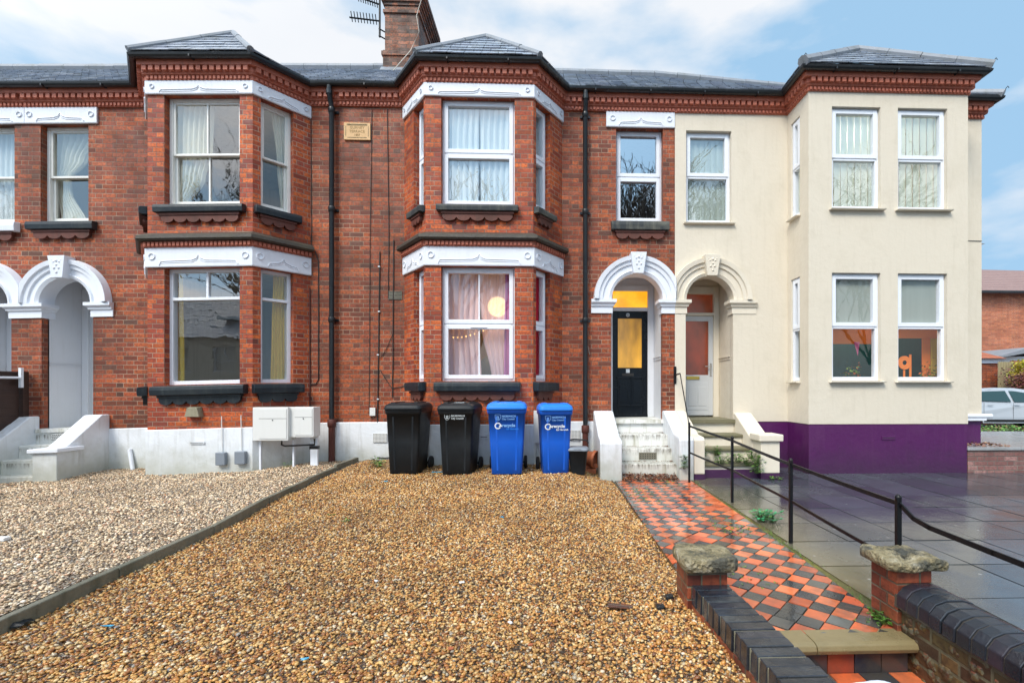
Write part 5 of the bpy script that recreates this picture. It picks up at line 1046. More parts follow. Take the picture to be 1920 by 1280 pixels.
def make_bin(label, loc, rz, w, d, h, mb_, ml, council=None, recyc=None, seed=0, flap=None):
    """body tapers to the base; front is -Y"""
    o = thing('wheelie_bin', label, 'wheelie bin', (0, 0, 0), 'wheelie bins in front of the bay')
    zb = h * .865; bw, bd = w * .76, d * .72; oy = lambda t: .035 * (1 - t)
    b = MB(); S_ = []
    for t, ex in ((0, -.012), (.012, 0), (.5, 0), (.93, 0), (.931, .012), (.97, .014), (1, .016)):
        S_.append((rrect(bw + (w * .93 - bw) * t + ex * 2, bd + (d * .90 - bd) * t + ex * 2, .035), .005 + zb * t, 0, oy(t) * -1 + .0))
    loft(b, S_, True, True)
    yf = lambda z: -(bd + (d * .90 - bd) * (z / zb)) / 2 - .035 * (1 - z / zb)
    for sx in (-1, 1):     # vertical ribs of the moulding
        for k in (.30,):
            x0 = sx * bw * k; b.hexa([(x0 - .012, yf(.06) - .003, .06), (x0 + .012, yf(.06) - .003, .06), (x0 + .012, yf(.06) + .02, .06), (x0 - .012, yf(.06) + .02, .06), (x0 * 1.15 - .012, yf(zb * .9) - .003, zb * .9), (x0 * 1.15 + .012, yf(zb * .9) - .003, zb * .9), (x0 * 1.15 + .012, yf(zb * .9) + .02, zb * .9), (x0 * 1.15 - .012, yf(zb * .9) + .02, zb * .9)])
    body = b.build('body', M[mb_], o)
    r = MB(); loft(r, [(rrect(w * .975, d * .95, .05), zb - .028, 0, 0), (rrect(w * .985, d * .96, .05), zb - .026, 0, 0), (rrect(w * .985, d * .96, .05), zb + .004, 0, 0)]); r.build('rim', M[mb_], body, bevel=.003)
    l = MB(); loft(l, [(rrect(w, d, .055), zb + .006, 0, -.008), (rrect(w * 1.01, d * 1.01, .055), zb + .010, 0, -.008), (rrect(w * 1.01, d * 1.01, .055), zb + .036, 0, -.008), (rrect(w * .985, d * .985, .055), zb + .040, 0, -.008), (rrect(w * .975, d * .975, .055), zb + .062, 0, -.008), (rrect(w * .94, d * .94, .06), zb + .075, 0, 0), (rrect(w * .84, d * .84, .07), zb + .098, 0, .015), (rrect(w * .80, d * .76, .07), zb + .100, 0, .02)])
    for sx in (-1, 1): l.box(sx * w * .30 - .035, sx * w * .30 + .035, -d * .36, d * .26, zb + .092, zb + .112)
    l.box(-w * .18, w * .18, -d * .28, d * .18, zb + .094, zb + .106)
    lid = l.build('lid', M[ml], o, bevel=.006)
    if flap: f = MB(); f.box(-w * .13, w * .14, -d * .2, d * .05, zb + .107, zb + .110); f.build('sticker', M['print_grey'], lid)
    hd = MB(); hd.tube([(-w * .36, d / 2 - .01, zb + .02), (-w * .36, d / 2 + .055, zb + .045), (w * .36, d / 2 + .055, zb + .045), (w * .36, d / 2 - .01, zb + .02)], .016, 8); hd.build('handle', M[mb_], o)
    ax = MB(); ax.tube([(-w * .43, bd / 2 + .02, .10), (w * .43, bd / 2 + .02, .10)], .012, 8); ax.build('axle', M['iron'], o)
    for sx in (-1, 1):
        wh = MB(); prof = [(.03, -.024), (.075, -.024), (.092, -.02), (.10, -.01), (.10, .01), (.092, .02), (.075, .024), (.03, .024)]
        wh.lathe(prof, (sx * w * .46, bd / 2 + .02, .10), 24, axis='x'); wl = wh.build('wheel', M['tyre'], o)
        hb = MB(); hb.lathe([(.0, -.02), (.032, -.02), (.032, .02), (.0, .02)], (sx * w * .46, bd / 2 + .02, .10), 12, axis='x'); hb.build('hub', M[mb_], wl)
    if council:
        tilt = math.atan2(yf(.2) - yf(.8), .6); mt, zc = council; x0 = -w * .04; z = zb * zc; yy = yf(z + .02) - .0055
        c = MB(); q = [(-.038, .04), (.0, .044), (.038, .04), (.038, -.005), (.02, -.032), (0, -.042), (-.02, -.032), (-.038, -.005)]
        for (p0, p1) in zip(q, q[1:] + q[:1]): c.tube([(x0 - .10 + p0[0], yy, z + p0[1]), (x0 - .10 + p1[0], yy, z + p1[1])], .0035, 4)
        c.box(x0 - .118, x0 - .083, yy - .001, yy + .002, z - .02, z - .012); c.box(x0 - .115, x0 - .108, yy - .001, yy + .002, z - .012, z + .02); c.box(x0 - .094, x0 - .087, yy - .001, yy + .002, z - .012, z + .02); c.box(x0 - .118, x0 - .083, yy - .001, yy + .002, z + .012, z + .02)
        c.build('crest', M[mt], body); text('NORWICH', x0 - .045, yy, z + .006, .040, M[mt], body, bold=.0012, align='LEFT'); text('City Council', x0 - .045, yy, z - .030, .035, M[mt], body, bold=.0008, align='LEFT')
    if recyc:
        m1, m2 = recyc; z = zb * .755; x0 = -w * .04; yy = yf(z) - .0055; c = MB(); n = 22
        for k in range(n):
            a0, a1 = R(40 + 290 * k / n), R(40 + 290 * (k + 1) / n); pts = [(x0 - .10 + r_ * math.cos(a), yy, z + r_ * math.sin(a)) for r_, a in ((.030, a0), (.046, a0), (.046, a1), (.030, a1))]; c.face(pts[::-1]); 
        c.face([(x0 - .04, yy, z - .012), (x0 - .088, yy, z - .012), (x0 - .060, yy, z + .030)]); c.build('logo', M[m1], body)
        text('recycle', x0 - .042, yy, z - .014, .064, M[m2], body, bold=.0022, align='LEFT'); text('for Norwich', x0 + .02, yf(z - .06) - .0055, z - .056, .034, M[m2] if m2 == 'print' else M['bin_lid_blue'], body, bold=.0012, align='LEFT')
    o.location = loc; o.rotation_euler = (0, 0, rz); ORG[o.name] = Vector(loc); return o
def bl(px, Y): x = X_(px, Y); return (x, Y, GR(x, Y) - .004)
def bin_at(pxc, yf_, d): Y = yf_ + d * .36; return bl(pxc, Y)
make_bin('plain black bin standing leftmost of the four wheelie bins', bin_at(768, 6.83, .62), R(-3), .535, .62, 1.065, 'bin_black', 'bin_black')
make_bin('black bin with white council print beside the blue bins', bin_at(864, 6.76, .62), R(-4), .535, .62, 1.065, 'bin_black', 'bin_black', ('print_grey', .90), flap=1)
make_bin('wide blue recycling bin with worn lettering in the middle', bin_at(952, 6.68, .66), R(2), .56, .66, 1.06, 'bin_blue', 'bin_lid_blue', ('print_faded', .88), ('print', 'print_faded'))
make_bin('narrow blue recycling bin with bright white lettering beside the food caddy', bin_at(1039, 6.76, .52), R(7), .485, .52, 1.045, 'bin_blue', 'bin_lid_blue', ('print_faded', .88), ('print', 'print'))
# food caddy
cd = thing('food_caddy', 'small black food caddy with raised handle beside the narrow blue bin', 'caddy', (0, 0, 0)); b = MB(); loft(b, [(rrect(.20, .19, .03), .003, 0, 0), (rrect(.27, .26, .04), .33, 0, 0), (rrect(.285, .275, .04), .335, 0, 0), (rrect(.285, .275, .04), .35, 0, 0)]); b.build('body', M['bin_black'], cd)
b = MB(); loft(b, [(rrect(.30, .29, .045), .352, 0, 0), (rrect(.30, .29, .045), .372, 0, 0), (rrect(.25, .24, .05), .395, 0, 0)]); b.box(-.05, .05, -.155, -.12, .35, .385); lid_ = b.build('lid', M['greybox'], cd, bevel=.004)
b = MB(); b.tube([(-.150, 0, .33), (-.155, .0, .42), (-.13, .0, .49), (-.06, .0, .505), (.06, .0, .50), (.13, .0, .49), (.150, .0, .45)], .011, 8); b.build('handle', M['bin_black'], cd); p = bl(1084, 6.86); cd.location = p; cd.rotation_euler = (0, 0, R(-8))
# broken clay pots against the wall
pt = thing('plant_pot', 'terracotta pot lying on its side on broken bricks by the step', 'plant pot', (0, 0, 0)); b = MB(); b.lathe([(.09, -.13), (.12, .08), (.14, .085), (.14, .13), (.118, .13), (.10, .06), (.07, -.11)], (0, 0, 0), 24, axis='x'); b.build('pot', M['clay'], pt); pt.location = (.60, 7.30, .10); pt.rotation_euler = (0, R(8), R(-25))
br = thing('brick_stack', 'two loose orange bricks under the clay pot', 'bricks', (.62, 7.3, -.1)); b = MB(); b.box(.50, .72, 7.2, 7.31, -.13, -.055); b.box(.53, .75, 7.26, 7.4, -.052, .01); b.build('brick', M['clay'], br, bevel=.006)
# ------------------------------------------------------------------ plants and litter
def weed(name, label, pts, n, size, h, cols=GREENS, spread=.05, cat='weed', grp='weeds around the path'):
    mb = MB()
    for (x, y, z) in pts:
        for _ in range(n):
            a, r_ = random.uniform(0, 6.28), random.uniform(0, spread); b0 = Vector((x + r_ * .4 * math.cos(a), y + r_ * .4 * math.sin(a), z)); t = Vector((x + r_ * math.cos(a), y + r_ * math.sin(a), z + random.uniform(.2, 1) * h)); c = random.choice(cols)
            d = Vector((math.cos(a), math.sin(a), random.uniform(-.3, .5))).normalized(); s_ = size * random.uniform(.6, 1.2); sd = d.cross(Vector((0, 0, 1))).normalized() * s_ * .38
            mb.face([b0, b0 + Vector((.003, 0, 0)), t + Vector((.002, 0, 0)), t], (.05, .10, .02)); mb.face([t, t + d * s_ * .5 + sd, t + d * s_, t + d * s_ * .5 - sd], c)
    o = mb.build(name, M['leaf'], uv=False); return tag(o, label, cat, grp)
AQ = [(.05, .30, .12), (.08, .36, .16), (.04, .22, .08), (.10, .25, .04)]
p = G_(1432, 975); weed('weed', 'bright blue green weed clump at the edge of tiles by the third railing post', [(p.x, p.y, -.19), (p.x - .04, p.y - .03, -.19), (p.x + .05, p.y - .08, -.19)], 60, .045, .11, AQ, .09)
weed('ivy', 'green ivy trailing over the lower cream steps beside the right post', [(3.10, 7.10, .10), (3.02, 7.08, .0), (2.90, 7.10, .05), (2.78, 7.10, .04), (3.16, 7.02, .03), (3.15, 7.0, -.10), (2.66, 7.35, .12), (2.62, 7.1, .02)], 60, .05, .14, spread=.09, cat='ivy')
weed('ivy', 'leafy creeper beside the railing foot on the cream parapet', [(2.40, 7.35, .26), (2.38, 7.33, .16), (2.42, 7.30, .10), (2.37, 7.60, .43)], 45, .05, .10, spread=.07, cat='ivy')
weed('weed', 'weed sprouting from the right parapet of the white steps', [(2.02, 6.955, .05), (2.03, 6.955, .12), (2.01, 6.95, -.02)], 24, .05, .07, spread=.05)
weed('weed', 'small weed at the foot of the cream gate post', [(3.35, 6.93, -.19), (3.45, 6.93, -.19)], 18, .04, .05)
weed('weed', 'grassy weeds under the conduit at the left of the first black bin', [(X_(705, 7.6), 7.6, GR(-2.8, 7.6)), (X_(712, 7.3), 7.3, GR(-2.7, 7.3))], 45, .05, .10, spread=.14)
weed('weed', 'pale green sprout under the meter cabinets', [(X_(540, 7.5), 7.5, GLf(-4.4, 7.5))], 16, .05, .12, spread=.05)
weed('weed', 'two tiny green seedlings in the ochre gravel', [(*G_(620, 983)[:2], GR(-1.9, 4.6)), (*G_(648, 993)[:2], GR(-1.8, 4.5))], 14, .03, .03, spread=.03)
weed('weed', 'weed tuft against the foot of the right brick pier', [(1.925, 2.64, -.19), (1.92, 2.70, -.19)], 30, .03, .06, spread=.03)
mb = MB()
for k in range(1500):
    i, j = random.randint(0, 30), random.randint(0, 40)
    cx, cy = .95 + random.randint(0, 13) * dd / 2, 2.6 + random.randint(0, 50) * dd / 2
    if math.sin(cx * 7 + cy * 3.1) + math.sin(cy * 2.3 - cx * 5) + random.uniform(-.6, .6) < .9 or cx > 2.0: continue
    t = random.uniform(-.5, .5) * S; sg = random.choice((-1, 1)); x, y = cx + t * .7, cy + sg * t * .7 + S * .35
    for _ in range(3): a = random.uniform(0, 6.28); q = Vector((x + random.uniform(-.008, .008), y + random.uniform(-.008, .008), -.19)); v = Vector((math.cos(a) * .014, math.sin(a) * .014, random.uniform(.006, .016))); mb.face([q, q + Vector((.010, 0, 0)), q + v], random.choice(GREENS + [(.20, .26, .03)]))
for k in range(1500):       # mossy strip on the right edge of the path
    y = random.uniform(2.9, 6.9); x = 1.97 + (y - 2.7) * .03 + .05 + random.gauss(0, .03)
    if math.sin(y * 5) + math.sin(y * 1.7 + 1) < random.uniform(-.6, 1.4): continue
    a = random.uniform(0, 6.28); q = Vector((x, y, -.192)); v = Vector((math.cos(a) * .012, math.sin(a) * .012, random.uniform(.006, .025))); mb.face([q, q + Vector((.004, 0, 0)), q + v], random.choice(GREENS + [(.20, .24, .03), (.12, .09, .03)]))
tag(kind(mb.build('moss', M['leaf'], uv=False), 'stuff'), 'green moss and grass in the joints of the tiled path', 'moss')

mb = MB()                  # grime and leaf crumbs in the corners of the white steps
for z, y in ((.425, 8.0), (.233, 7.66), (.03, 7.38)):
    for _ in range(130): x = random.uniform(1.085, 1.95); x = x if random.random() < .6 else random.choice((1.09 + abs(random.gauss(0, .03)), 1.945 - abs(random.gauss(0, .03)))); q = Vector((x, y - abs(random.gauss(0, .035)), z + .004)); a = random.uniform(0, 6.28); mb.face([q, q + Vector((math.cos(a) * .02, math.sin(a) * .02, .004)), q + Vector((math.cos(a + 1) * .02, math.sin(a + 1) * .02, .006))], random.choice(BRN + [(.05, .05, .02)]))
tag(kind(mb.build('leaf_litter', M['leaf'], uv=False), 'stuff'), 'leaf crumbs in the corners of the white steps', 'leaf litter')
mb = MB()
for _ in range(110):
    x, y = random.uniform(-3, .9), 2 + 6 * random.random() ** .8; q = Vector((x, y, GR(x, y) + .016)); a = random.uniform(0, 6.28); s_ = random.uniform(.015, .035); u = Vector((math.cos(a), math.sin(a), .1)) * s_; v = Vector((-math.sin(a), math.cos(a), .2)) * s_ * .4; mb.face([q, q + u * .5 + v, q + u, q + u * .5 - v], random.choice(BRN))
tag(kind(mb.build('leaf_litter', M['leaf'], uv=False), 'stuff'), 'stray brown leaves scattered over the ochre gravel', 'leaf litter')
def scrap(name, label, px, py, w, d, mt, rz, h=.006, cat='litter', grp='small litter on the gravel'):
    t_ = G_(px, py, -.12); z = GR(t_.x, t_.y) + .012; mb = MB(); n = 7; pts = []
    for k in range(n): a = k * 6.28 / n + rz; r_ = random.uniform(.7, 1.1); pts.append((t_.x + w / 2 * r_ * math.cos(a), t_.y + d / 2 * r_ * math.sin(a), z + random.uniform(0, h)))
    mb.prism(pts, (0, 0, .004)); return tag(mb.build(name, M[mt], bevel=0), label, cat, grp)
scrap('plastic_scrap', 'turquoise plastic scrap under the first black bin', 742, 892, .13, .06, 'scrap', 1); scrap('plastic_scrap', 'turquoise plastic strip beside the plain black bin', 779, 889, .12, .06, 'scrap', 2, .03); scrap('plastic_scrap', 'long thin blue strip between the two black bins', 820, 895, .22, .03, 'scrap', 0)
scrap('plastic_scrap', 'small blue flake in the gravel left of the bins', 724, 912, .06, .05, 'scrap', .5); scrap('plastic_scrap', 'blue flake behind the food caddy by the white step', 1108, 884, .10, .04, 'scrap', .2); scrap('plastic_scrap', 'teal flake in the middle of the gravel', 941, 969, .045, .03, 'scrap', .7)
scrap('plastic_scrap', 'teal ribbon in the gravel near the kerb', 200, 1154, .10, .018, 'scrap', .9); scrap('plastic_scrap', 'pale teal fragment near the gravel centre', 572, 1214, .05, .02, 'scrap', .9)
scrap('paper_scrap', 'white plastic tube end lying left in the gravel', 706, 1085, .04, .022, 'paper', .3, .012); scrap('paper_scrap', 'white plastic tube end lying centre of the gravel', 866, 1084, .045, .022, 'paper', .3, .012); scrap('paper_scrap', 'white flint near the red discs', 957, 1153, .032, .026, 'paper', .3, .012)
scrap('clay_disc', 'flat red clay disc near the gravel centre', 995, 1189, .035, .03, 'clay', 0); scrap('clay_disc', 'red clay shard beside the disc', 845, 1200, .035, .03, 'clay', 1); scrap('clay_disc', 'red clay disc on the left part of the gravel', 657, 1189, .035, .03, 'clay', 1)
t_ = G_(1163, 1136, -.17); mb = MB(); mb.box(-.075, .075, -.022, .022, 0, .012); o = mb.build('tile_shard', M['brick_soot'], bevel=.002); o.location = (t_.x, t_.y, GR(t_.x, t_.y) + .014); o.rotation_euler = (R(4), R(3), R(-6)); tag(o, 'flat dark slate shard lying in gravel near the left pier', 'tile shard')
for k, (px, py, l) in enumerate(((1255, 1132, 'dark wet stone lump beside the left pier'), (1238, 1148, 'dark stone lump nearest the low wall'))):
    t_ = G_(px, py, -.17); rough_stone('stone', None, t_.x, t_.y, .05, .045, GR(t_.x, t_.y) + .0, GR(t_.x, t_.y) + .026, 'black', .003, 20 + k, 3); tag(bpy.data.objects['stone' if k == 0 else 'stone.001'], l, 'stone', 'dark stones by the pier')
mb = MB(); t_ = G_(10, 1168, -.17); rs = random.Random(4)
vs = [(t_.x + .11 * a * (1 + rs.uniform(-.2, .2)), t_.y + .05 * b + rs.uniform(-.01, .01), GR(t_.x, t_.y) + .012 + .028 * (1 - (a * a + b * b) / 2) + rs.uniform(0, .018)) for b in (-1, -.5, 0, .5, 1) for a in (-1, -.6, -.2, .2, .6, 1)]
mb.mesh(vs, [(j * 6 + i, j * 6 + i + 1, (j + 1) * 6 + i + 1, (j + 1) * 6 + i) for j in range(4) for i in range(5)]); tag(mb.build('plastic_bag', M['bin_black']), 'crumpled black plastic bag beside the kerb', 'bag')
t_ = G_(3, 1026, -.2); mb = MB(); mb.box(t_.x - .06, t_.x + .05, t_.y - .03, t_.y + .03, GLf(t_.x, t_.y), GLf(t_.x, t_.y) + .03); tag(mb.build('paper_scrap', M['paper'], bevel=.004), 'white scrap on the pale gravel at the left edge', 'litter')

# ------------------------------------------------------------------ curtains and blinds
SHEAR = True
def drape(name, label, fr, z0, z1, d, mt, edges, folds=9, amp=.025, nz=16, nu=48, cat='curtain', grp='curtains in the windows'):
    """edges: [(t from the top 0..1, u left, u right)]"""
    mb = MB(); mb.smooth = True; vs = []; ph = random.uniform(0, 6)
    for j in range(nz + 1):
        t = j / nz
        for (t0, a0, b0), (t1, a1, b1) in zip(edges, edges[1:]):
            if t0 <= t <= t1 + 1e-9: k = smooth((t - t0) / (t1 - t0)); a, b = a0 + (a1 - a0) * k, b0 + (b1 - b0) * k; break
        for i in range(nu + 1):
            s_ = i / nu; w = math.sin(s_ * folds * 6.283 + ph + .6 * math.sin(t * 3)) + .35 * math.sin(s_ * folds * 13.1 + 2 * ph)
            vs.append(fr.pt(a + (b - a) * s_, -d + amp * w, z1 + (z0 - z1) * t))
    mb.mesh(vs, [((j + 1) * (nu + 1) + i, (j + 1) * (nu + 1) + i + 1, j * (nu + 1) + i + 1, j * (nu + 1) + i) for j in range(nz) for i in range(nu)])
    return tag(mb.build(name, M[mt], uv=False), label, cat, grp)
def blind(name, label, fr, u0, u1, z0, z1, d, mt, n=None, grp='blinds in the cream house'):
    mb = MB()
    if n:
        w = (u1 - u0) / n
        for k in range(n): u = u0 + (k + .5) * w; a = .30 + random.uniform(-.05, .05); mb.face([fr.pt(u - w * .56, -d + w * a * .5, z0), fr.pt(u + w * .56, -d - w * a * .5, z0), fr.pt(u + w * .56, -d - w * a * .5, z1), fr.pt(u - w * .56, -d + w * a * .5, z1)])
    else: mb.fbox(fr, u0, u1, -d - .003, -d, z0, z1); mb.fbox(fr, u0, u1, -d - .012, -d + .008, z0 - .02, z0 + .005)
    return tag(mb.build(name, M[mt], uv=False), label, 'blind', grp)
# house b upstairs bay: long cream curtain on the left, narrow one in the canted side
a, b = fo1[0]; w_ = b - a
drape('curtain', 'long crumpled cream curtain in the upper left half of the left bay window', f1, 4.10, 5.74, .225, 'curtain_cream', [(0, a - .05, a + w_ * .52), (.45, a - .05, a + w_ * .50), (.72, a - .05, a + w_ * .40), (1, a - .05, a + w_ * .16)], 8, .03)
a, b = so1; drape('curtain', 'thin cream curtain gathered in the angled upper window of the left bay', r1, 4.10, 5.74, .20, 'curtain_cream', [(0, b - .26, b + .05), (.5, b - .18, b + .05), (1, b - .12, b + .05)], 5, .02)
drape('curtain', 'mustard yellow curtain in the angled lower window of the left bay', r1, 1.32, 3.05, .22, 'curtain_yellow', [(0, b - .22, b - .02), (.5, b - .24, b - .04), (1, b - .26, b - .02)], 4, .02)
a, b = fo1[0]; drape('curtain', 'sliver of yellow curtain at the left edge of the big lower bay window', f1, 1.32, 3.05, .25, 'curtain_yellow', [(0, a - .1, a + .08), (1, a - .1, a + .10)], 3, .02)
# house b small window: curtain swept to the left
a, b = U(-8.415), U(-7.65)
drape('curtain', 'pale curtain swept to the left in the small upper window above the left arch', FW, 4.10, 5.66, .26, 'curtain_cream', [(0, a, b), (.30, a, a + .50), (.50, a + .02, a + .22), (.62, a + .04, a + .24), (1, a + .10, a + .50)], 7, .03)
a, b = U(-9.62), U(-8.83); drape('curtain', 'pale blue net filling the far left upper window', FW, 4.10, 5.66, .24, 'net', [(0, a, b), (1, a, b)], 9, .02)
# house c upstairs: nets
a, b = fo2[0]; drape('curtain', 'white net curtain behind the big upper window of the middle bay', f2, 4.08, 5.74, .175, 'net', [(0, a, a + (b - a) * .5 - .01), (1, a, a + (b - a) * .5 - .015)], 6, .022)
drape('curtain', 'white net curtain in the right half of the upper middle bay window', f2, 4.08, 5.74, .18, 'net', [(0, a + (b - a) * .5 + .01, b), (1, a + (b - a) * .5 + .015, b)], 6, .022)
a, b = so2; drape('curtain', 'net curtain in the right angled upper window of the middle bay', r2, 4.08, 5.74, .2, 'net', [(0, a, b + .25), (1, a, b + .25)], 5, .015)
fl2 = Fr(J2L, C2L); drape('curtain', 'net curtain in the left angled upper window of the middle bay', fl2, 4.08, 5.74, .2, 'net', [(0, fl2.L - b - .2, fl2.L - a), (1, fl2.L - b - .2, fl2.L - a)], 4, .015)
# house c downstairs: lit room, sheers, lantern, fairy lights
a, b = fo2[0]; w_ = b - a
drape('curtain', 'lilac sheer curtain filling the left half of the lit lower bay window', f2, 1.32, 3.08, .24, 'sheer', [(0, a, a + w_ * .50), (.5, a, a + w_ * .48), (1, a, a + w_ * .52)], 6, .013)
drape('curtain', 'lilac sheer curtain in front of the glowing paper lantern', f2, 1.32, 3.08, .27, 'sheer', [(0, a + w_ * .46, a + w_ * .9), (.5, a + w_ * .52, a + w_ * .86), (1, a + w_ * .66, a + w_ * .86)], 4, .013)
drape('curtain', 'purple curtain at the right edge of the lit lower bay window', f2, 1.32, 3.08, .23, 'curtain_lilac', [(0, b - .17, b + .05), (1, b - .19, b + .05)], 3, .02)
a2, b2 = so2; drape('curtain', 'crimson curtain in the right angled lower window of the middle bay', r2, 1.32, 3.08, .20, 'curtain_red', [(0, a2 - .05, b2 + .24), (.5, a2 - .05, b2 + .16), (1, a2 - .05, a2 + .38)], 4, .02)
drape('curtain', 'ochre curtain behind the crimson one in the right angled lower window of the middle bay', r2, 1.32, 3.08, .27, 'curtain_yellow', [(0, a2, b2 + .34), (1, a2, b2 + .30)], 7, .02)
drape('curtain', 'crimson curtain in the left angled lower window of the middle bay', fl2, 1.32, 3.08, .20, 'curtain_red', [(0, fl2.L - b2 + .1, fl2.L - a2 - .02), (1, fl2.L - b2 + .12, fl2.L - a2 - .02)], 4, .02)
SHEAR = False
ln = thing('paper_lantern', 'glowing round paper lantern hanging inside the lower bay window', 'lantern', (0, 0, 0)); lp = P_(933, 575, 8.15); mb = MB()
mb.lathe([(.17 * math.sin(math.pi * k / 18) + .001, -.17 * math.cos(math.pi * k / 18)) for k in range(19)], lp, 28); mb.build('shade', M['lantern'], ln); mb = MB(); mb.tube([lp + Vector((0, 0, .16)), lp + Vector((0, 0, .65))], .004, 5); mb.build('flex', M['cable'], ln)
li = bpy.data.lights.new('lantern_light', 'POINT'); li.energy = 8; li.color = (1, .55, .24); li.shadow_soft_size = .18; lo = bpy.data.objects.new('lantern_light', li); COL.objects.link(lo); lo.location = lp - Vector((0, .0, .02)); lo.location.z -= .3
fy = thing('fairy_lights', 'string of small warm fairy lights strung across the lower bay window', 'fairy lights', (0, 0, 0)); mb = MB(); ps = [P_(850 + (906 - 850) * k / 7, 632.5 - 12.5 * (max(0, k - 1.5) / 5.5) ** 1.4, 7.85) for k in range(8)]; mb.tube(ps, .003, 4); mb.build('wire', M['cable'], fy)
mb = MB()
for p in ps: mb.lathe([(.001, -.011), (.009, -.007), (.012, 0), (.009, .007), (.001, .011)], p, 8)
mb.build('bulb', M['bulb'], fy)
bd = thing('bedding', 'blue grey bedding heaped beside the lit lower bay window', 'bedding', (0, 0, 0)); mb = MB(); mb.smooth = True; vs = []
for j in range(9):
    for i in range(25):
        x = -1.75 + 1.3 * i / 24; y = 7.95 + .9 * j / 8; vs.append((x, y, .75 + (.95 + .16 * math.sin(i * .5 + 1) - .25 * smooth((i - 8) / 12) + .1 * smooth((i - 19) / 4)) * smooth(j / 3 + .3)))
mb.mesh(vs, [(j * 25 + i, j * 25 + i + 1, (j + 1) * 25 + i + 1, (j + 1) * 25 + i) for j in range(8) for i in range(24)]); mb.build('duvet', M['curtain_grey'], bd)
# cream house: vertical blinds upstairs, roller blinds and display downstairs
for k, (a, b) in enumerate(dw):
    blind('vertical_blind', ('pale vertical blind in the left upper window of the square bay', 'pale vertical blind in the right upper window of the square bay')[k], FD, a, b, 4.10, 5.70, .14, 'blind', 7)
    blind('roller_blind', ('grey green roller blind drawn half down in the left lower window of the square bay', 'grey green roller blind drawn half down in the right lower window of the square bay')[k], FD, a, b, 2.24, 3.04, .12, 'blind_dark')
blind('vertical_blind', 'pale green vertical blind in the small upper window above the pale grey door', FW, U(2.37), U(3.165), 4.08, 5.65, .16, 'blind', 8)
blind('vertical_blind', 'blind in the narrow upper return window of the square bay', FDs, sd[0] - .1, sd[1] + .1, 4.08, 5.72, .12, 'blind', 4); blind('roller_blind', 'blind in the narrow lower return window of the square bay', FDs, sd[0] - .1, sd[1] + .1, 1.30, 3.04, .12, 'blind_dark')
# painted play room
def sh(u, d): return (u + FD.p.x) * (B + d) / B - FD.p.x      # further back in the room
ds = thing('display', 'orange painted boards and paper shapes behind the lower windows of the square bay', 'display', (0, 0, 0)); a1, b1 = dw[0]; a2_, b2_ = dw[1]
mb = MB(); mb.fbox(FD, sh(a1, .4) - .05, sh(b1 - .05, .4), -.42, -.40, 1.94, 2.36); mb.fbox(FD, sh(a2_, .4) - .02, sh(b2_ - .09, .4), -.42, -.40, 2.04, 2.36)
mb.fbox(FD, sh(b1 - .11, .4), sh(b1 - .06, .4), -.43, -.421, 1.2, 1.94); mb.fbox(FD, sh(a2_ + .42, .4), sh(a2_ + .56, .4), -.43, -.421, 1.2, 2.04); mb.build('board', M['orange'], ds)
mb = MB(); mb.ring(FD, sh(a2_ + .115, .35), 1.62, .04, .115, -.36, -.35, 24); mb.fbox(FD, sh(a2_ + .20, .35), sh(a2_ + .235, .35), -.37, -.361, 1.2, 1.76); mb.fbox(FD, sh(a2_ + .10, .35), sh(a2_ + .13, .35), -.37, -.361, 1.2, 1.5); mb.build('cut_out', M['orange'], ds)
mb = MB(); mb.fpoly(FD, [(sh(a1 + .37, .37), 1.97), (sh(a1 + .43, .37), 1.74), (sh(a1 + .46, .37), 1.97)], -.38, -.375); mb.build('paper_flag', M['pink'], ds)
mb = MB(); mb.fbox(FD, .05, FD.L + .9, -1.2, -1.15, .62, 3.4); mb.build('back_board', M['teal'], ds); mb = MB(); mb.fbox(FD, sh(a2_ + .57, .4), sh(a2_ + .70, .4), -.43, -.421, 1.2, 2.04); mb.build('ochre_board', M['curtain_yellow'], ds)
mb = MB()
for u in (sh(a1 + .36, .33), sh(a2_ + .52, .33)):
    def fn(): return FD.pt(u + random.gauss(0, .09), -.33 + random.gauss(0, .03), 1.38 + abs(random.gauss(0, .10))), None
    leaves(mb, 90, fn, .05, GREENS + [(.5, .12, .03)])
mb.build('foliage', M['leaf'], ds, uv=False)
li = bpy.data.lights.new('play_room_light', 'POINT'); li.energy = 16; li.color = (1, .75, .5); li.shadow_soft_size = .2; lo = bpy.data.objects.new('play_room_light', li); COL.objects.link(lo); lo.location = (5.5, 8.0, 2.9)
li = bpy.data.lights.new('upstairs_room_light', 'POINT'); li.energy = 30; li.color = (1, .95, .82); li.shadow_soft_size = .3; lo = bpy.data.objects.new('upstairs_room_light', li); COL.objects.link(lo); lo.location = (5.6, 8.9, 5.7)

# ------------------------------------------------------------------ right background: car, outbuildings, brick block
bb_ = thing('brick_building', 'plain red brick block with dull brown tiled roof behind the parked car', 'building', (24, 26, 0)); mb = MB(); yb = 25
fb = Fr((16, yb), (60, yb)); cells(mb, fb, 0, 44, -.6, 6.45, []); mb.build('wall', M['brick_far'], bb_); mb = MB(); mb.face([(15.5, yb - .4, 6.45), (60, yb - .4, 6.45), (60, yb + 4, 8.3), (15.5, yb + 4, 9.0)]); mb.prism([(15.5, yb - .4, 6.42), (15.5, yb - .05, 6.42), (15.5, yb - .05, 6.5), (15.5, yb - .4, 6.5)], (44.5, 0, 0)); mb.build('roof', M['tile_far'], bb_)
mb = MB(); mb.prism([(15.5, yb - .55, 6.38), (15.5, yb - .4, 6.38), (15.5, yb - .4, 6.5), (15.5, yb - .55, 6.5)], (44.5, 0, 0)); mb.build('gutter', M['black'], bb_)
def at(px, py, Y): return P_(px, py, Y)
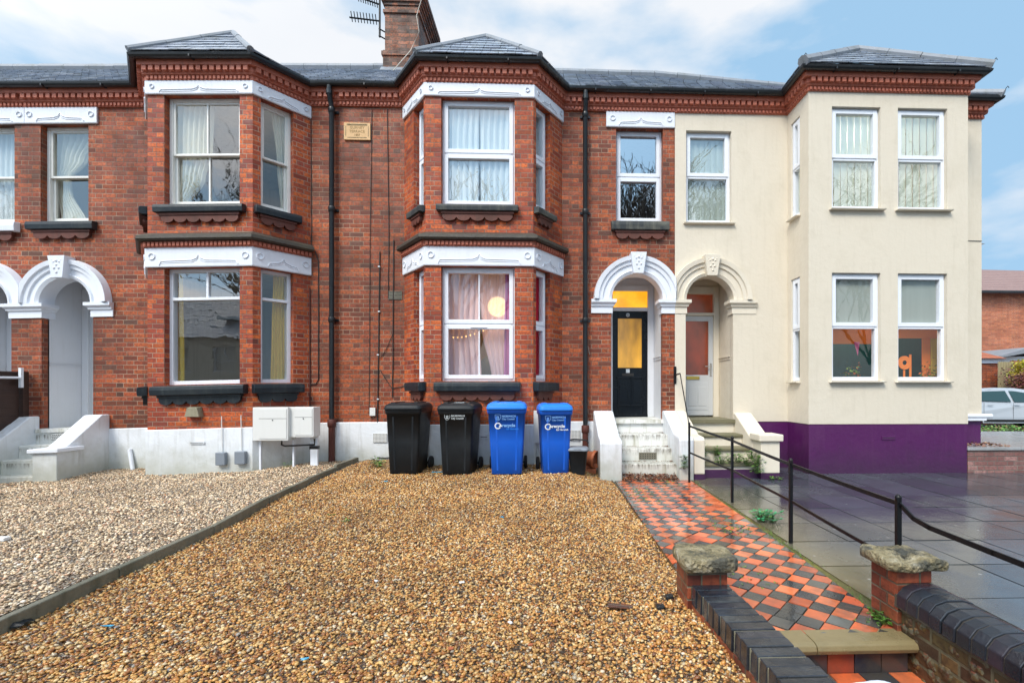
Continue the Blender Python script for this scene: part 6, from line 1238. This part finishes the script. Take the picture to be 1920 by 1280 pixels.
ob_ = thing('outbuilding', 'small brick outhouse with orange pantile roof beyond the car', 'outbuilding', (17, 20, 0)); Yo = 20; xa, xb = X_(1790, Yo), X_(1872, Yo); zt = Z_(1850, 680, Yo); mb = MB(); mb.box(xa, xb, Yo, Yo + 3, -.5, zt); mb.build('wall', M['brick'], ob_); mb = MB(); mb.box(xa - .1, xb + .05, Yo - .06, Yo + .02, zt - .02, zt + .18); mb.build('fascia', M['lintel'], ob_)
mb = MB(); z2 = Z_(1850, 645, Yo + 1.6); mb.face([(xa, Yo - .25, zt + .18), (xb + .15, Yo - .25, zt + .18), (xb - .9, Yo + 2, z2 + .15), (xa, Yo + 2, z2 + .15)]); mb.face([(xb + .15, Yo - .25, zt + .18), (xb + .15, Yo + 3, zt + .18), (xb - .9, Yo + 2, z2 + .15)]); mb.build('roof', M['tile_orange'], ob_)
gs = thing('garage', 'low building with pale grey flat roof right of the orange roofed outhouse', 'garage', (19, 21, 0)); Yg = 21; xa, xb = X_(1868, Yg), 30; z1 = Z_(1890, 668, Yg); mb = MB(); mb.box(xa, xb, Yg, Yg + 4, -.5, z1); mb.build('wall', M['meter'], gs); mb = MB(); mb.prism([(xa - .1, Yg - .3, z1), (xa + 1.4, Yg - .3, z1 + .42), (xb, Yg - .3, z1 + .42), (xb, Yg - .3, z1 + .18), (xa + 1.4, Yg - .3, z1 + .18), (xa - .1, Yg - .3, z1 - .08)][::-1], (0, 4.5, 0)); mb.build('roof', M['lead'], gs)
gt = thing('timber_gate', 'pale greenish timber gate in the yard wall', 'gate', (18, 19.6, 0)); Y2 = 19.4; xa, xb = X_(1872, Y2), X_(1901, Y2); z1 = Z_(1886, 678, Y2); mb = MB(); n = 6
for k in range(n): mb.box(xa + (xb - xa) * k / n + .006, xa + (xb - xa) * (k + 1) / n - .006, Y2, Y2 + .04, -.02, z1)
mb.build('board', M['pale_timber'], gt); yw = thing('yard_wall', 'brick yard wall right of the timber gate', 'wall', (20, 19.5, 0)); mb = MB(); mb.box(xb + .02, 32, Y2, Y2 + .2, -.5, z1 + .05); mb.build('brickwork', M['brick'], yw)
bn = dup(bpy.data.objects['wheelie_bin.002'], (X_(1846, 18.9), 18.9, -.1), R(10), 'small blue lidded bin behind the car by the outhouse')
for c in list(bn.children):
    if c.name.startswith('body'):
        for g in list(c.children):
            if g.name.split('.')[0] in ('logo', 'lettering', 'crest'): bpy.data.objects.remove(g)
def bush(name, label, c, r, n, size, cols, grp=None, cat='shrub', trunk=True):
    o = thing(name, label, cat, c, grp); mb = MB()
    def fn():
        k = random.choice(cl); v = Vector((random.gauss(0, 1), random.gauss(0, 1), random.gauss(0, 1))).normalized() * random.uniform(.4, 1) * k[1]; return Vector(k[0]) + v, None
    cl = [((c[0] + random.uniform(-.6, .6) * r[0], c[1] + random.uniform(-.6, .6) * r[1], c[2] + r[2] * random.uniform(.5, 1.5)), random.uniform(.25, .5) * r[2]) for _ in range(12)]
    leaves(mb, n, fn, size, cols); mb.build('foliage', M['leaf'], o, uv=False); t = MB()
    for k in cl[:8]: t.tube([c, Vector(k[0])], .02, 5, r1=.006)
    t.build('stem', M['bark'], o); return o
bush('shrub', 'yellow leaved shrub in front of the brick block', (X_(1915, 19), 18.8, .9), (.7, .4, .9), 2600, .09, [(.50, .42, .03), (.40, .36, .03), (.25, .28, .03)])
bush('shrub', 'dark reddish twiggy shrub above the yard wall', (X_(1925, 18), 18.2, .2), (.8, .4, 1.05), 2200, .08, [(.16, .04, .035), (.22, .07, .05), (.10, .04, .04)])
mb = MB()
def fn(): return (random.uniform(11.5, 21), random.uniform(14.8, 16.2), abs(random.gauss(0, .07)) - .27 + .05 * random.random()), None
leaves(mb, 6000, fn, .09, GREENS + [(.16, .07, .03)]); tag(kind(mb.build('ground_cover', M['leaf'], uv=False), 'stuff'), 'low green weeds growing along the verge before the parked car', 'ground cover')
# parked hatchback seen from the side (bonnet to the right)
car = thing('parked_car', 'silver white hatchback parked side-on at the right edge', 'car', (0, 0, 0)); Lc, Wc = 4.1, 1.72
prof = [(-2.34, .42), (-2.37, .62), (-2.32, .86), (-2.18, 1.05), (-1.98, 1.33), (-1.70, 1.43), (-.8, 1.475), (-.1, 1.46), (.35, 1.39), (1.02, .98), (1.55, .90), (1.90, .78), (2.02, .60), (2.03, .36), (1.75, .24), (1.66, .24), (1.62, .44), (1.48, .58), (1.30, .62), (1.12, .58), (.98, .44), (.94, .24), (-1.26, .24), (-1.30, .44), (-1.44, .58), (-1.62, .62), (-1.80, .58), (-1.94, .44), (-1.98, .26), (-2.2, .28)]
def cw(z): return Wc / 2 - (0 if z < .9 else (z - .9) * .34)
mb = MB(); n = len(prof); vs = [(x, -cw(z), z) for x, z in prof] + [(x, cw(z), z) for x, z in prof]; mb.mesh(vs, [(i, n + i, n + (i + 1) % n, (i + 1) % n) for i in range(n)] + [tuple(range(n - 1, -1, -1)), tuple(range(n, 2 * n))])
body = mb.build('body', M['car_paint'], car, bevel=.03)
for sgn in (-1, 1):
    for nm, q in (('rear_side_window', [(-1.80, 1.05), (-1.55, 1.34), (-1.0, 1.37), (-.42, 1.39), (-.30, .985)]), ('front_side_window', [(-.19, .98), (-.31, 1.388), (-.1, 1.378), (.30, 1.31), (.78, .965)])):
        mb = MB(); pts = [(x, sgn * (cw(z) + .006), z) for x, z in q]; mb.face(pts if sgn > 0 else pts[::-1]); o = mb.build(nm, M['car_glass'], car)
    mb = MB(); mb.hexa([(.62, sgn * .90, .93), (.80, sgn * .90, .93), (.80, sgn * 1.02, .93), (.62, sgn * 1.02, .93), (.62, sgn * .90, 1.06), (.78, sgn * .90, 1.06), (.78, sgn * 1.02, 1.06), (.62, sgn * 1.02, 1.06)]); mb.build('door_mirror', M['car_paint'], car, bevel=.02)
    for xd in (-.25, .80, -1.25): mb = MB(); mb.box(xd - .004, xd + .004, sgn * (Wc / 2 + .001) - .003, sgn * (Wc / 2 + .001) + .003, .36, .95); mb.build('door_gap', M['vent'], body)
    for xd in (-.13, -1.03): mb = MB(); mb.box(xd - .09, xd + .09, sgn * (Wc / 2 + .014) - .012, sgn * (Wc / 2 + .014) + .012, .86, .89); mb.build('door_handle', M['car_paint'], car, bevel=.006)
    for xw in (-1.62, 1.30):
        mb = MB(); mb.lathe([(.20, -.09), (.29, -.09), (.315, -.07), (.315, .07), (.29, .09), (.20, .09)], (xw, sgn * .77, .315), 28, axis='y'); wl = mb.build('wheel', M['tyre'], car); mb = MB(); mb.lathe([(0, -.07), (.06, -.085), (.20, -.06), (.21, 0), (.20, .06), (.06, .085), (0, .07)], (xw, sgn * .77, .315), 20, axis='y'); mb.build('rim', M['chrome'], wl)
mb = MB(); mb.face([(.40, -.66, 1.385), (1.0, -.80, 1.0), (1.0, .80, 1.0), (.40, .66, 1.385)]); mb.build('windscreen', M['car_glass'], car); mb = MB(); mb.box(1.93, 2.03, -.78, -.45, .66, .80); mb.build('headlight', M['chrome'], car, bevel=.02); mb = MB(); mb.box(1.93, 2.03, .45, .78, .66, .80); mb.build('headlight', M['chrome'], car, bevel=.02)
mb = MB(); mb.box(-1.25, .94, -Wc / 2 - .012, -Wc / 2 + .01, .25, .34); mb.build('side_skirt', M['tyre'], car); car.location = (X_(1877, 17.4), 17.4, -.27); car.rotation_euler = (0, 0, R(-7))

# ------------------------------------------------------------------ across the street (seen only as reflections in the panes)
op = thing('house', 'cream house with slate roof across the street, mirrored in the left bay window', 'house', (-16, -15, 0)); mb = MB(); fo_ = Fr((-7, -14), (-27, -14)); ops = []
for u in (1.2, 3.9, 6.6, 9.3, 12.0, 14.7, 17.4): ops.append((u, u + 1.3, 2.2, 3.75, 0))
cells(mb, fo_, 0, 20, -.6, 4.3, ops, rev=.1); mb.build('wall', M['cream'], op); mb = MB(); slates(mb, (-6.6, -13.7, 4.25), (-27.4, -13.7, 4.25), (-6.6, -18, 7.4), (-27.4, -18, 7.4), 12); mb.face([(-27.4, -22.3, 4.25), (-6.6, -22.3, 4.25), (-6.6, -18, 7.4), (-27.4, -18, 7.4)]); ro = mb.build('roof', M['slate'], op)
mb = MB(); mb.box(-20.6, -19.6, -15.9, -14.9, 5.55, 5.75); mb.build('roof_window', M['print'], ro)
for o_ in ops: window(op, fo_, o_[0], o_[1], o_[2], o_[3], 'light', .5, None, None, 'glass', munt=0)
mb = MB(); mb.face([(-7.1, -22, -.6), (-7.1, -14, -.6), (-7.1, -14, 4.3), (-7.1, -22, 4.3)]); mb.box(-26.9, -7.1, -21.9, -14.4, -.6, 4.2); mb.build('side_wall', M['cream'], op)
def tree(label, x, y, h, seed):
    rs = random.Random(seed); mb = MB(); tw = MB(); o = thing('bare_tree', label, 'tree', (x, y, -.6), 'bare trees across the street')
    def grow(p, d, L_, r, lv, m):
        pts = [p]; q = p
        for k in range(3): d = (d + Vector((rs.gauss(0, .13), rs.gauss(0, .13), rs.gauss(0, .08) + .04))).normalized(); q = q + d * L_ / 3; pts.append(q)
        (mb if lv < 3 else tw).tube(pts, r, 6 if lv < 3 else 3, r1=r * .62)
        if lv >= 6: return
        for _ in range(m[lv]):
            t = rs.uniform(.45, 1); b = pts[0].lerp(pts[-1], t); a = rs.uniform(0, 6.28); sp = rs.uniform(.35, .8); nd = (d + Vector((math.cos(a) * sp, math.sin(a) * sp, rs.uniform(-.05, .25)))).normalized(); grow(b, nd, L_ * rs.uniform(.62, .84), r * .66, lv + 1, m)
    grow(Vector((x, y, -.6)), Vector((0, 0, 1)), h * .34, .17, 0, [5, 4, 3, 3, 3, 2]); mb.build('trunk', M['bark'], o); tw.build('crown', M['bark'], o); return o
for k, (x, y, h, l) in enumerate(((-4.0, -10, 15, 'opposite the middle bay'), (4.4, -8, 15, 'opposite the black door'), (9.8, -12, 16, 'opposite the porch of the cream house'), (29.5, -25, 22, 'opposite the square bay'), (-18.5, -20, 17, 'behind the cream house across the street'), (-25, -9, 14, 'opposite the far left porch'), (6.5, -15, 17, 'further back across the street'))): tree('bare winter tree ' + l, x, y, h, 30 + k)
